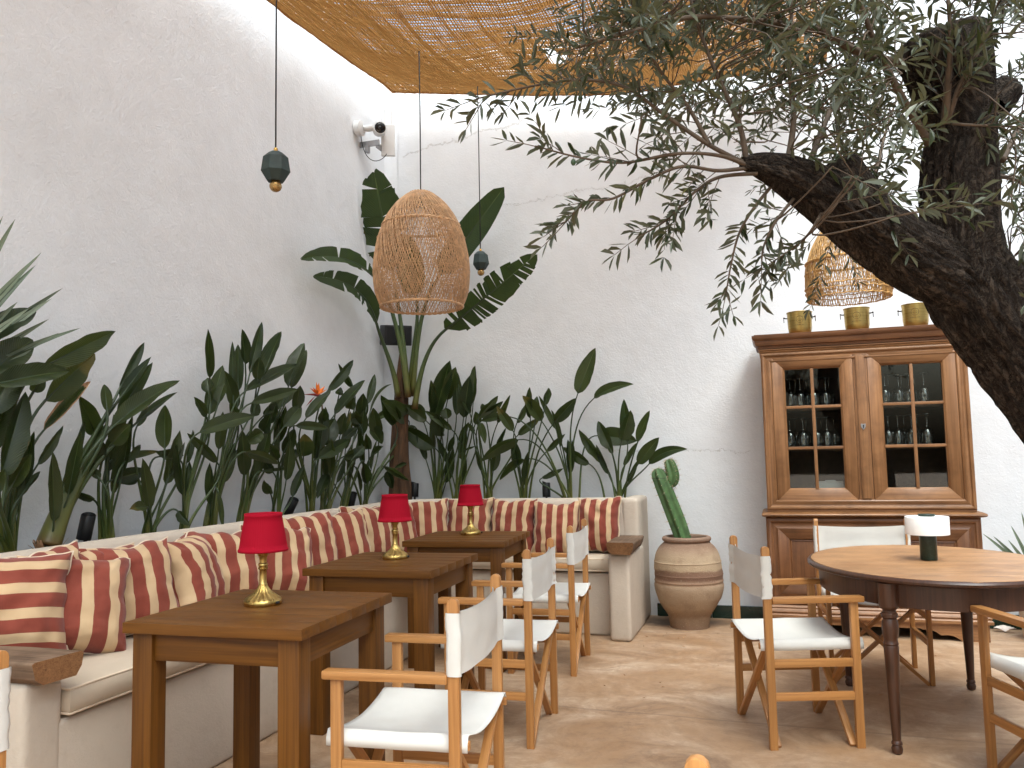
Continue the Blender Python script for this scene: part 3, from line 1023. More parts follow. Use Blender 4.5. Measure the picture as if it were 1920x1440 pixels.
# top boards, cut to the oval, grain across the short axis
nb = 7
for i in range(nb):
    y0, y1 = -B+2*B*i/nb, -B+2*B*(i+1)/nb
    pts = []
    ys = [y0+.0006+(y1-y0-.0012)*k/10 for k in range(11)]
    rgt = [((A-.012)*sqrt(max(0, 1-(y/(B-.012))**2)) if abs(y) < B-.012 else 0, y) for y in ys]
    lft = [(-x, y) for x, y in rgt[::-1]]
    pts = [p for p in rgt+lft]
    cl = []
    for p in pts:
        if not cl or math.dist(cl[-1], p) > .002: cl.append(p)
    if math.dist(cl[0], cl[-1]) < .002: cl.pop()
    if len(cl) < 3: continue
    g = G(); g.poly(cl, TH-.020, TH+noise.noise(V((i*3.1, 0, 0)))*.0006)
    me = g.mesh('board', 'oak_top', bevel=.0008, seg=1)
    mw = bar_mw((0, 0, 0), (1, 0, 0), (0, 0, 1))
    me.transform(mw.inverted())
    obj('board', me, ot, mw)
def oval_ring(name, prof, mat):
    g = G()
    vs = []
    for (k, z) in prof: vs += oval(k, z)
    L = len(prof)
    g.add(vs, [(r*N+i, r*N+(i+1) % N, ((r+1) % L)*N+(i+1) % N, ((r+1) % L)*N+i) for r in range(L) for i in range(N)])
    g.build(name, mat, ot, smooth=True)
oval_ring('edge_moulding', [(-.0115, TH-.003), (-.006, TH-.001), (0, TH-.004), (.006, TH-.012), (.005, TH-.021), (-.003, TH-.027), (-.014, TH-.029), (-.03, TH-.029), (-.03, TH-.021), (-.0115, TH-.021)][::-1], 'walnut_dark')
oval_ring('apron', [(-.045, TH-.030), (-.045, TH-.125), (-.066, TH-.125), (-.066, TH-.030)][::-1], 'walnut_dark')
pr = [(.0, 0), (.012, .0), (.020, .006), (.023, .022), (.018, .036), (.022, .040), (.021, .048), (.0165, .054), (.0175, .06), (.0225, .20), (.0285, .38), (.030, .43), (.0275, .437), (.031, .443), (.0275, .45), (.0265, .46),
      (.031, .48), (.0335, .505), (.031, .53), (.0265, .545), (.033, .552), (.033, .565), (.026, .572), (.026, .58), (.038, .59), (.040, .60), (.040, .69), (0, .69)]
for sx in (-1, 1):
    for sy in (-1, 1):
        g = G(); g.lathe(pr, 28)
        g.build('leg', 'walnut_dark', ot, M.Translation((sx*.295, sy*.505, 0)), smooth=True)

# white lamp on it
wl_ = thing('table_lamp', 'lamp with white drum shade and dark green marble column on the oval table', 'lamp', (.651, 4.374, TH+.0015))
g = G(); g.lathe([(0, 0), (.036, 0), (.0375, .002), (.0375, .122), (0, .122)], 48); g.build('column', 'green_marble', wl_, smooth=True)
g = G(); g.lathe([(.094, .119), (.0955, .119), (.0955, .199), (.094, .201), (.0, .203), (0, .2005), (.093, .198), (.094, .119)], 64); g.build('lamp_shade', 'cotton_shade', wl_, smooth=True)
g = G(); g.lathe([(0, .2035), (.036, .2035), (.037, .205), (.037, .211), (.035, .213), (0, .213)], 40); g.build('top_disc', 'green_marble', wl_, smooth=True)
# ================================================================ CABINET
YF, YK = 6.08, 6.50
cab = thing('glazed_cabinet', 'tall brown wooden cabinet with two glazed doors above two panelled doors', 'cabinet', (.555, YF, 0))
def cx(x): return x-.555
def cbox(name, x0, x1, y0, y1, z0, z1, mat='cabinet_wood', parent=cab, bevel=.003, grain='z'):
    """box in scene coordinates, grain along x or z, child of the cabinet"""
    if grain == 'z':
        return bar(name, (cx((x0+x1)/2), (y0+y1)/2-YF, z0), (cx((x0+x1)/2), (y0+y1)/2-YF, z1), x1-x0, y1-y0, mat, parent, up=(0, 1, 0), bevel=bevel)
    return bar(name, (cx(x0), (y0+y1)/2-YF, (z0+z1)/2), (cx(x1), (y0+y1)/2-YF, (z0+z1)/2), y1-y0, z1-z0, mat, parent, up=(0, 0, 1), bevel=bevel)

def moulding(name, prof, x0, x1, mat='cabinet_wood', ret=.40, parent=cab):
    """prof: (out, z); runs along the front and returns along both sides with mitred corners"""
    g = G()
    vs = []
    for (px, py, dx, dy) in ((x0, YK-.02, -1, 0), (x0, YF, -1, -1), (x1, YF, 1, -1), (x1, YK-.02, 1, 0)):
        for (o, z) in prof:
            vs.append((cx(px+dx*o), py+dy*o-YF, z))
    K = len(prof)
    fs = [(s*K+j, (s+1)*K+j, (s+1)*K+(j+1) % K, s*K+(j+1) % K) for s in range(3) for j in range(K)]
    fs += [tuple(range(K)), tuple(3*K+j for j in range(K-1, -1, -1))]
    g.add(vs, fs)
    me = g.mesh(name, mat, smooth=True)
    mw = bar_mw((0, 0, 0), (1, 0, 0), (0, 0, 1)); me.transform(mw.inverted())
    return obj(name, me, parent, mw)

def picture_frame(name, x0, x1, z0, z1, wd, prof, y, mat, parent=cab):
    """four mitred members; prof: list of (fraction across from outside to inside, depth in front of y)"""
    for k, (a, b) in enumerate((((x0, z0), (x1, z0)), ((x1, z0), (x1, z1)), ((x1, z1), (x0, z1)), ((x0, z1), (x0, z0)))):
        a, b = V((a[0], 0, a[1])), V((b[0], 0, b[1]))
        ax = (b-a).normalized()
        inw = V((-ax.z, 0, ax.x))
        g = G(); vs = []
        for p, s in ((a, 1), (b, -1)):
            for (f, d) in prof:
                q = p+inw*(f*wd)+ax*(s*f*wd)
                vs.append((cx(q.x), y-YF-d, q.z))
        K = len(prof)
        fs = [(j, j+1, K+j+1, K+j) for j in range(K-1)]+[(K-1, 0, K, 2*K-1), tuple(range(K-1, -1, -1)), tuple(range(K, 2*K))]
        g.add(vs, [f[::-1] for f in fs])
        me = g.mesh(name, mat, bevel=.0012, seg=1, smooth=True)
        pa = V((cx(a.x), y-YF, a.z)); mw = bar_mw(pa, pa+ax, (0, 1, 0)); me.transform(mw.inverted())
        obj(name, me, parent, mw)

# carcass
cbox('side_panel', -.090, -.062, YF+.012, YK, .822, 1.965)
cbox('side_panel', 1.175, 1.203, YF+.012, YK, .822, 1.965)
cbox('side_panel', -.105, -.075, YF+.012, YK, .02, .785)
cbox('side_panel', 1.192, 1.222, YF+.012, YK, .02, .785)
cbox('back_panel', -.06, 1.173, YK-.025, YK-.008, .1, 1.95, 'interior_dark')
cbox('top_board', -.10, 1.21, YF-.01, YK, 1.966, 1.998, 'cabinet_dark', grain='x')
for z in (1.255, 1.535):
    cbox('shelf', -.058, 1.170, YF+.05, YK-.03, z-.018, z, 'interior_dark', grain='x', bevel=.001)
cbox('shelf', -.058, 1.170, YF+.05, YK-.03, .90, .925, 'interior_dark', grain='x', bevel=.001)
# cornice
moulding('cornice', [(.0, 1.955), (.012, 1.958), (.014, 1.972), (.028, 1.978), (.034, 1.992), (.036, 2.012), (.046, 2.020), (.052, 2.030), (.052, 2.048), (0, 2.050)], -.092, 1.205, 'cabinet_dark')
moulding('frieze', [(.0, 1.925), (.006, 1.927), (.010, 1.936), (.004, 1.940), (.012, 1.946), (.012, 1.953), (0, 1.955)], -.091, 1.204)
cbox('cornice_top', -.13, 1.245, YF-.045, YK, 2.049, 2.054, 'cabinet_dark', grain='x', bevel=.001)
# face frame round the doors
picture_frame('face_frame', -.092, 1.205, .835, 1.925, .070, [(0, 0), (0, .006), (.12, .012), (.30, .012), (.36, .006), (.55, .004), (.85, .016), (1, .010), (1, -.02), (0, -.02)], YF, 'cabinet_wood')
cbox('bottom_rail', -.09, 1.203, YF-.004, YF+.05, .822, .8365, grain='x')
# glazed doors
def glazed_door(x0, x1):
    d = G(); d.box((0, 0, 0), (.004, .004, .004))
    z0, z1 = .8975, 1.8885
    dd = bpy.data.objects.new('glazed_door', None); COL.objects.link(dd); dd.parent = cab; dd.location = (0, 0, 0)
    picture_frame('door_frame', x0, x1, z0, z1, .086, [(0, -.012), (0, .010), (.02, .012), (.86, .012), (.90, .006), (1, .002), (1, -.016)], YF, 'cabinet_wood', dd)
    a, b, c, e = x0+.086, x1-.086, z0+.084, z1-.086
    m_ = (a+b)/2
    hz = [c, 1.258, 1.540, e]
    bar('glazing_bar', (cx(m_), -.002, c-.004), (cx(m_), -.002, e+.002), .022, .016, 'cabinet_wood', dd, up=(0, 1, 0), bevel=.004)
    for z in hz[1:3]:
        bar('glazing_bar', (cx(a)-.003, -.001, z), (cx(b)+.003, -.001, z), .014, .020, 'cabinet_wood', dd, up=(0, 0, 1), bevel=.004)
    for i, (p, q) in enumerate(((a-.004, m_), (m_, b+.004))):
        for k in range(3):
            g = G(); g.box((cx((p+q)/2), .012, (hz[k]+hz[k+1])/2), (q-p-.002, .003, hz[k+1]-hz[k]-.002))
            g.build('pane', 'pane_glass', dd)
    return dd
glazed_door(-.021, .5035)
glazed_door(.597, 1.1335)
# middle stile and lock
cbox('middle_stile', .505, .5955, YF-.010, YF+.02, .897, 1.889)
cbox('stile_bead', .522, .580, YF-.018, YF-.009, .912, 1.878)
g = G()
sh = [(-.0155, .016), (-.008, .019), (0, .015), (.008, .019), (.0155, .016), (.014, -.004), (0, -.024), (-.014, -.004)]
g.add([(x, 0, z) for x, z in sh]+[(x, -.004, z) for x, z in sh], [tuple(range(8)), tuple(range(15, 7, -1))]+[((i+1) % 8, i, 8+i, 8+(i+1) % 8) for i in range(8)])
g.tube([(0, -.0045, .004), (0, -.0052, .004)], .0045, 10, 1); g.box((0, -.0048, -.006), (.004, .001, .012), 1)
g.build('lock_plate', ['grey_metal', 'lens_black'], cab, M.Translation((cx(.551), -.019, 1.395)))
# waist ledge
moulding('waist_ledge', [(-.01, .785), (.018, .788), (.034, .794), (.040, .803), (.036, .812), (.022, .819), (-.01, .822)], -.092, 1.218, 'cabinet_wood')
# lower part
picture_frame('lower_frame', -.105, 1.222, .195, .785, .075, [(0, 0), (0, .004), (.2, .010), (.42, .010), (.5, .002), (.8, .004), (1, .012), (1, -.02), (0, -.02)], YF, 'cabinet_dark')
def panel_door(x0, x1):
    dd = bpy.data.objects.new('panel_door', None); COL.objects.link(dd); dd.parent = cab; dd.location = (0, 0, 0)
    z0, z1 = .270, .712
    picture_frame('door_frame', x0, x1, z0, z1, .090, [(0, -.012), (0, .012), (.02, .014), (.80, .014), (.86, .004), (.95, .008), (1, -.002), (1, -.016)], YF, 'cabinet_dark', dd)
    cbox('panel', x0+.088, x1-.088, YF-.001, YF+.012, z0+.088, z1-.088, 'cabinet_dark', dd)
    return dd
panel_door(-.030, .551); panel_door(.566, 1.147)
g = G(); g.tube([(-.03, -.010, 0), (-.028, -.026, 0), (.028, -.026, 0), (.03, -.010, 0)], .006, 10)
g.build('handle', 'iron_dark', cab, M.Translation((cx(.575), -.003, .700)), smooth=True)
moulding('base_moulding', [(-.01, .195), (.008, .192), (.016, .180), (.012, .172), (.020, .165), (.026, .150), (.020, .140), (.030, .130), (.030, .112), (-.01, .110)][::-1], -.105, 1.222, 'cabinet_wood')
# scalloped plinth board with feet
g = G()
top = .1105
prof = []
nq = 90
for i in range(nq+1):
    u = i/nq
    x = -.112+1.341*u
    e = min(u, 1-u)*1.341
    if e < .16: z = 0
    elif e < .40:
        k = (e-.16)/.24
        z = .062*k+.018*abs(sin(k*pi*2))*(1 if k < .98 else 0)
    else: z = .072
    prof.append((x, z))
vs = [(cx(x), -.012, z) for x, z in prof]+[(cx(x), -.012, top) for x, z in prof]+[(cx(x), .014, z) for x, z in prof]+[(cx(x), .014, top) for x, z in prof]
Kq = nq+1
fs = []
for i in range(nq):
    fs += [(i, i+1, Kq+i+1, Kq+i), (2*Kq+i+1, 2*Kq+i, 3*Kq+i, 3*Kq+i+1), (i+1, i, 2*Kq+i, 2*Kq+i+1), (Kq+i, Kq+i+1, 3*Kq+i+1, 3*Kq+i)]
fs += [(0, Kq, 3*Kq, 2*Kq), (nq, 2*Kq+nq, 3*Kq+nq, Kq+nq)]
g.add(vs, fs)
me = g.mesh('plinth', 'cabinet_wood'); mw = bar_mw((0, 0, 0), (1, 0, 0), (0, 0, 1)); me.transform(mw.inverted())
obj('plinth', me, cab, mw)
cbox('side_plinth', -.110, -.085, YF+.015, YK, .0, .11, 'cabinet_dark'); cbox('side_plinth', 1.200, 1.228, YF+.015, YK, .0, .11, 'cabinet_dark')

# wine glasses standing upside down on the two upper shelves
g = G()
g.lathe([(.036, 0), (.039, .03), (.043, .065), (.040, .092), (.028, .112), (.010, .124), (.0042, .132), (.0036, .19), (.006, .205), (.028, .2095), (.034, .212), (.034, .2135), (0, .214)], 20)
gm = g.mesh('wine_glass', 'wine_glass', smooth='all')
rg = random.Random(5)
for z, sn in ((1.5355, 'upper'), (1.2555, 'middle')):
    for dn, x0, x1, cnt in (('left', .085, .41, 4), ('right', .70, 1.03, 4)):
        for k in range(cnt):
            for row in range(2):
                x = x0+(x1-x0)*(k+.5*row*.8+.1)/cnt+rg.uniform(-.012, .012)
                o = obj('wine_glass', gm)
                o.location = (x, YF+.115+row*.13+rg.uniform(-.02, .02), z); o.rotation_euler = (0, 0, rg.uniform(0, 6))
                tag(o, ('%s upturned %swine glass from the left, %s shelf behind the %s cabinet door' % (('first', 'second', 'third', 'fourth')[k], 'back-row ' if row else '', sn, dn)), 'glass', 'upturned wine glasses in the cabinet')
g = G(); g.box((0, 0, .045), (.16, .12, .09)); g.box((0, 0, .093), (.165, .125, .006)); g.box((0, 0, .100), (.07, .03, .009))
o = g.build('storage_box', 'white_plastic', None, bevel=.006, smooth=True); o.location = (.335, YF+.16, .926)
tag(o, 'small pale lidded box on the lowest shelf behind the left cabinet door', 'box')

# ---------------------------------------------------------------- brass ice buckets
def bucket():
    t = thing('ice_bucket', '', 'ice bucket', (0, 0, 0), 0, 'brass ice buckets on top of the cabinet')
    g = G()
    g.lathe([(0, .0), (.058, .0), (.068, .004), (.076, .018), (.0800, .045), (.0835, .150), (.0865, .151), (.0875, .154), (.0865, .157), (.082, .157), (.0805, .152), (.077, .05), (.07, .012), (0, .010)], 56)
    g.build('body', 'brushed_brass', t, smooth=True)
    for s in (-1, 1):
        g = G()
        g.tube([(s*.081, 0, .118), (s*.106, 0, .121)], .0042, 8)
        g.tube([(s*.098, 0, .121), (s*.104, 0, .122), (s*.109, 0, .121)], [.004, .0075, .004], 10)
        g.ring((s*.105, 0, .104), .0135, .0026, 20, 6, ax='X')
        g.build('handle', 'iron_dark', t, smooth='all')
    # engraved emblem and lettering, wrapped on the front (local -Y)
    g = G()
    def S(a, z, o=.0006):
        r = .0800+(z-.045)*(.0035/.105)+o
        return V((r*sin(a), -r*cos(a), z))
    R = .0235; zc = .098
    g.tube([S(R*cos(q)/.082, zc+R*sin(q)) for q in [2*pi*i/40 for i in range(41)]], .0011, 5, cap=False)
    g.tube([S(.0125*cos(q)/.082, zc-.002+.0085*sin(q)) for q in [pi+pi*i/12 for i in range(13)]], .0010, 5)
    for (a, b) in ((-.009, .004), (.009, .004), (0, .001), (0, .009)):
        g.tube([S((a-.0016)/.082, zc+b), S((a+.0016)/.082, zc+b)], .0012, 5)
    rr = random.Random(3)
    x = -.030
    while x < .030:                      # tiny worn capitals, too fine to read
        wd = rr.choice((.0022, .003, .0034))
        if rr.random() > .14:
            g.tube([S(x/.082, .0575), S(x/.082, .0620)], .00065, 4)
            if rr.random() > .3: g.tube([S(x/.082, rr.choice((.0575, .060, .0620))), S((x+wd*.8)/.082, rr.choice((.0575, .060, .0620)))], .00065, 4)
            if rr.random() > .4: g.tube([S((x+wd*.8)/.082, .0575), S((x+wd*.8)/.082, .0620)], .00065, 4)
        x += wd+.0014
    for i in range(14):
        x = -.020+i*.0029
        g.tube([S(x/.082, .0675), S((x+.0014)/.082, .0695)], .0004, 4)
    g.build('emblem', 'iron_dark', t)
    return t
b0 = bucket()
for i, (x, lab, rz) in enumerate(((.183, 'brass ice bucket at the left end of the cabinet top', -.02), (.557, 'brass ice bucket in the middle of the cabinet top under the wicker lamp', -.10), (.925, 'brass ice bucket on the cabinet top half hidden by the olive trunk', -.16))):
    o = b0 if i == 0 else copy_tree(b0)
    o.location = (x, 6.155, 2.0545); o.rotation_euler = (0, 0, rz); o['label'] = lab

# ================================================================ PENDANT LAMPS
def wicker(label, loc, prof, n1, n2, tw, rs, mat, bands, ztop, braid):
    t = thing('wicker_pendant', label, 'pendant lamp', loc)
    P = catmull([(r, z) for r, z in prof], 5)
    L = len(P)
    def strands(n, twist, dr, rad, seed):
        g = G(); rd = random.Random(seed)
        for i in range(n):
            q0 = 2*pi*i/n+rd.uniform(-.4, .4)*2*pi/n*.5
            ph = rd.uniform(0, 6)
            pts = []
            for j, (r, z) in enumerate(P):
                s = j/(L-1)
                q = q0+twist*s+.012*sin(s*9+ph)
                rr = r+dr+.0015*sin(s*14+ph)
                pts.append((rr*cos(q), rr*sin(q), z))
            g.tube(pts, rad*rd.uniform(.85, 1.2), 4)
        return g
    o = strands(n1, tw, 0, rs, 1).build('outer_weave', mat, t, smooth='all'); o['kind'] = 'stuff'
    o = strands(n2, -tw*.9, -.007, rs, 2).build('inner_weave', mat, t, smooth='all'); o['kind'] = 'stuff'
    for (z, rad) in bands:
        r = min(P, key=lambda p: abs(p[1]-z))[0]
        g = G()
        K = 90
        for ph in ((0, pi) if rad > .004 else (0,)):
            g.tube([((r+.003+rad*.5*cos(22*q+ph))*cos(q), (r+.003+rad*.5*cos(22*q+ph))*sin(q), z+rad*.6*sin(22*q+ph)) for q in [2*pi*i/(K*2) for i in range(K*2+1)]], rad*.75, 5, cap=False)
        g.build('band', mat, t, smooth='all')
    g = G(); g.tube([(0, 0, P[0][1]-.10), (0, 0, P[0][1]-.02)], [.02, .017], 16); g.lathe([(0, -.055), (.02, -.05), (.03, -.03), (.026, 0), (.014, .02), (.012, .03)], 18, 1, (0, 0, P[0][1]-.125))
    g.build('lamp_holder', ['black_plastic', 'cotton_shade'], t, smooth=True)
    g = G()
    for k in range(4):
        q = k*pi/2+.4
        g.tube([(0, 0, P[0][1]-.03), (P[0][0]*cos(q), P[0][0]*sin(q), P[0][1])], .002, 5)
    g.build('spider', 'black_cord', t)
    g = G()
    g.tube([(0, 0, P[0][1]-.04), (.002, .001, (P[0][1]+ztop)/2), (0, 0, ztop)], .0042, 6)
    g.build('cord', 'black_cord', t, smooth='all')
    return t
p1 = ony(790, 470, 4.8)
wicker('large egg-shaped wicker pendant hanging in front of the giant corner plant', (p1.x, 4.8, 0),
       [(.055, 2.942), (.096, 2.92), (.168, 2.855), (.232, 2.755), (.277, 2.63), (.300, 2.50), (.304, 2.39), (.290, 2.285), (.256, 2.195)], 156, 104, 1.15, .0024, 'rattan', [(2.937, .004), (2.72, .0075), (2.64, .002), (2.54, .002), (2.42, .002), (2.30, .002), (2.20, .0075)], 4.06, True)
p2 = ony(1590, 520, 4.75)
wicker('wicker pendant with flat rim hanging behind the olive trunk above the cabinet', (p2.x, 4.75, 0),
       [(.045, 2.475), (.085, 2.462), (.130, 2.42), (.165, 2.36), (.195, 2.29), (.214, 2.22), (.218, 2.15), (.216, 2.10), (.208, 2.045)], 118, 100, .55, .0021, 'rattan_yellow', [(2.47, .004), (2.25, .006), (2.19, .002), (2.11, .004), (2.085, .004), (2.05, .004)], 4.6, True)

def facet_pendant(label, px, y, s, ztop):
    a = ony(px[0], px[1], y)
    t = thing('faceted_pendant', label, 'pendant lamp', (a.x, y, a.z), .35)
    g = G(); g.lathe([(0, 0), (.030, 0), (.058, -.026), (.068, -.094), (.040, -.138), (.026, -.138), (.024, -.128), (0, -.128)], 7)
    g.build('body', 'dark_ceramic', t, bevel=.002)
    g = G(); g.lathe([(0, .020), (.009, .020), (.010, .018), (.010, 0), (.013, -.001), (0, -.001)], 16); g.build('collar', 'gold_metal', t, smooth=True)
    g = G(); g.lathe([(.0, -.187), (.012, -.185), (.022, -.178), (.028, -.166), (.0285, -.157), (.025, -.146), (.019, -.138), (.017, -.125)], 24); g.build('bulb', 'bulb_gold', t, smooth=True)
    g = G(); g.tube([(0, 0, .015), (.001, 0, (ztop-a.z)/2), (0, 0, ztop-a.z)], .0042, 6); g.build('cord', 'black_cord', t, smooth='all')
    t.scale = (s, s, 1)
    return t
facet_pendant('small dark green faceted pendant with gold bulb in front of the left wall', (517, 286), 3.25, 1.0, 4.3)
facet_pendant('small dark green faceted pendant with gold bulb right of the large wicker lamp', (901, 472), 5.9, .95, 4.45)

# ================================================================ POT AND CACTUS
pt = thing('clay_jar', 'round-bellied terracotta jar with dark bands right of the bench', 'pot', (-.664, 6.19, 0))
def wob(q, z, i): return 1+.012*noise.noise(V((cos(q)*1.5, sin(q)*1.5, z*4)))+(.02*cos(q-.4) if .2 < z < .4 else 0)
prof = [(0, 0), (.128, 0), (.138, .006), (.142, .03), (.150, .075), (.165, .105), (.195, .150), (.224, .205), (.242, .262), (.246, .300), (.241, .318), (.245, .330), (.240, .345), (.243, .372), (.2445, .376), (.242, .380), (.240, .43), (.2375, .46), (.240, .465), (.236, .470), (.223, .52), (.197, .565), (.166, .595), (.160, .603), (.166, .607), (.173, .616), (.173, .630), (.163, .640), (.146, .640), (.138, .628), (.142, .60), (.17, .56), (.0, .55)]
prof2 = catmull(prof, 3)
g = G(); g.lathe(prof2, 72, mod=wob); g.build('body', 'terracotta', pt, smooth='all')
g = G(); g.lathe([(0, .600), (.08, .602), (.152, .594)], 24, mod=lambda q, z, i: 1+.03*sin(q*5)); g.build('earth', 'soil_earth', pt)

cac = thing('cactus', 'tall ribbed cactus with one upright arm leaning out of the clay jar', 'cactus', (-.675, 6.2, .60))
def ribbed(path, rads, ribs, name):
    g = G(); n = ribs*8
    pts = catmull([(*p, r) for p, r in zip(path, rads)], 10)
    vs = []; tips = []
    for i, (x, y, z, r) in enumerate(pts):
        a = V(pts[max(i-1, 0)][:3]); b = V(pts[min(i+1, len(pts)-1)][:3])
        t = (b-a).normalized(); e = V((0, 1, 0)); e = (e-t*e.dot(t)).normalized(); f = t.cross(e)
        for j in range(n):
            q = 2*pi*j/n
            k = cos(q*ribs)
            rr = r*(1+.20*(abs(k)**.7*(1 if k > 0 else -1)))*(1+.02*noise.noise(V((q*2, i*.3, 0))))
            p = V((x, y, z))+(e*cos(q)+f*sin(q))*rr
            vs.append(p)
            if j % 8 == 0 and i % 4 == 1: tips.append((p, (e*cos(q)+f*sin(q)), t))
    L = len(pts)
    fs = [(i*n+j, i*n+(j+1) % n, (i+1)*n+(j+1) % n, (i+1)*n+j) for i in range(L-1) for j in range(n)]
    fs.append(tuple((L-1)*n+j for j in range(n)))
    g.add(vs, fs)
    g.build(name, 'cactus_green', cac, smooth='all')
    return tips
tips = ribbed([(.0, 0, -.03), (-.045, 0, .12), (-.10, -.005, .28), (-.150, -.005, .42), (-.180, 0, .50), (-.190, 0, .53)], [.050, .055, .054, .052, .044, .012], 6, 'stem')
tips += ribbed([(-.118, 0, .405), (-.085, 0, .425), (-.072, 0, .47), (-.085, 0, .54), (-.098, 0, .582), (-.102, 0, .596)], [.012, .036, .041, .039, .030, .008], 5, 'arm')
g = G(); rd = random.Random(8)
for (p, nn, t) in tips:
    for k in range(5):
        d = (nn+V((rd.uniform(-.7, .7), rd.uniform(-.7, .7), rd.uniform(-.7, .7)))).normalized()
        g.tube([p, p+d*rd.uniform(.012, .03)], [.0009, .0002], 3)
o = g.build('spines', 'spine', cac); o['kind'] = 'stuff'
g = G(); g.ring((-.165, 0, .46), .062, .0018, 24, 5, ax='Z'); g.tube([(-.11, -.02, .47), (-.03, -.045, .51)], .0018, 5)
g.build('tie_wire', 'black_cord', cac)

# ================================================================ SMALL FITTINGS
# security camera + router on a bracket
sc_ = thing('security_camera', 'white security camera with antenna box on a bracket high on the left wall', 'camera', (XL, 6.06, 3.93))
g = G(); g.lathe([(0, 0), (.062, 0), (.066, .006), (.066, .05), (.05, .06), (.0, .06)], 32); g.build('wall_mount', 'white_plastic', sc_, M.Translation((.005, -.09, .03)) @ M.Rotation(pi/2, 4, 'Y'), smooth=True)
g = G(); g.tube([(.06, -.08, .03), (.095, -.05, .035), (.13, -.04, .04)], [.025, .03, .026], 16); g.build('neck', 'white_plastic', sc_, smooth=True)
hd = M.Translation((.17, .0, .035)) @ (V((.55, -.83, -.12)).to_track_quat('Z', 'Y').to_matrix().to_4x4())
g = G(); g.lathe([(0, -.07), (.035, -.065), (.05, -.05), (.054, -.02), (.054, .045), (.05, .05), (.046, .05), (.046, .046)], 32); g.build('head', 'white_plastic', sc_, hd, smooth=True)
g = G(); g.lathe([(.046, .044), (.043, .047), (.02, .050), (0, .050)], 32); g.lathe([(.016, .0505), (.012, .054), (0, .055)], 20); g.build('lens', 'lens_black', sc_, hd, smooth=True)
rtw = M.Translation((.20, .10, -.03)) @ M.Rotation(radians(22), 4, 'Z')
g = G(); g.box((0, 0, 0), (.115, .03, .27)); g.build('antenna_box', 'white_plastic', sc_, rtw, bevel=.008, seg=3, smooth=True)
for dx in (-.03, .03):
    g = G(); g.tube([(dx, .012, .12), (dx, .012, .33)], [.005, .0035], 8); g.build('antenna', 'white_plastic', sc_, rtw, smooth=True)
g = G(); g.box((.09, -.02, -.085), (.18, .012, .05)); g.box((.07, -.02, -.13), (.03, .04, .06)); g.box((.15, .03, -.10), (.012, .10, .05)); g.build('bracket', 'grey_metal', sc_, bevel=.003)
g = G(); g.tube([tuple(p) for p in bez(V((.03, -.06, -.02)), V((.05, -.05, -.28)), V((.16, .02, -.26)), V((.20, .07, -.155)), 16)], .0035, 6); g.build('cable', 'black_cord', sc_, smooth=True)
# black loudspeaker near the corner
ls = thing('loudspeaker', 'black wall loudspeaker behind the stems of the giant plant', 'loudspeaker', (-3.03, 6.36, 2.28), radians(38))
g = G(); g.poly([(-.135, .07), (-.115, -.055), (-.06, -.075), (.06, -.075), (.115, -.055), (.135, .07)], -.085, .085); g.build('cabinet_body', 'black_plastic', ls, M.Rotation(radians(8), 4, 'X'), bevel=.010, seg=3, smooth=True)
g = G(); g.poly([(-.10, -.063), (-.058, -.081), (.058, -.081), (.10, -.063)], -.07, .07); g.build('grille', 'speaker_cloth', ls, M.Rotation(radians(8), 4, 'X'), bevel=.004)
g = G(); g.tube([(0, .06, 0), (0, .20, 0)], .018, 10); g.build('wall_bracket', 'black_plastic', ls)

def spot(label, p, tilt, az):
    t = thing('garden_spotlight', label, 'spotlight', p, az, 'black garden spotlights in the planter')
    mw = M.Translation((0, 0, .06)) @ M.Rotation(radians(tilt), 4, 'X')
    g = G(); g.lathe([(0, -.05), (.030, -.05), (.032, -.047), (.032, .058), (.030, .062)], 28); 
    g.add([(.032*cos(2*pi*i/28), .032*sin(2*pi*i/28), .062+.014*cos(2*pi*i/28)) for i in range(28)]+[(.030*cos(2*pi*i/28), .030*sin(2*pi*i/28), .05) for i in range(28)], [(i, (i+1) % 28, 28+(i+1) % 28, 28+i) for i in range(28)])
    g.build('housing', 'black_plastic', t, mw, smooth=True)
    g = G(); g.lathe([(.029, .05), (0, .052)], 28); g.build('lens', 'lens_black', t, mw)
    g = G(); g.tube([(0, 0, -.07), (0, 0, .03)], .009, 10); g.build('spike', 'black_plastic', t)
    return t
spot('black garden spotlight beside the leaning thick-stemmed plant at the left', (-3.06, 3.095, .895), 10, 2.2)
spot('black garden spotlight beside the first red lampshade', (-3.07, 4.80, .875), 25, 2.0)
spot('black garden spotlight further left of the second red lampshade', (-3.06, 5.60, .87), 14, 1.8)
spot('black garden spotlight below the giant plant\'s trunk', (-2.87, 6.33, .915), 4, 3.0)
spot('black garden spotlight on the right run of the bench behind the striped pillows', (-1.765, 6.40, .905), 8, 3.4)
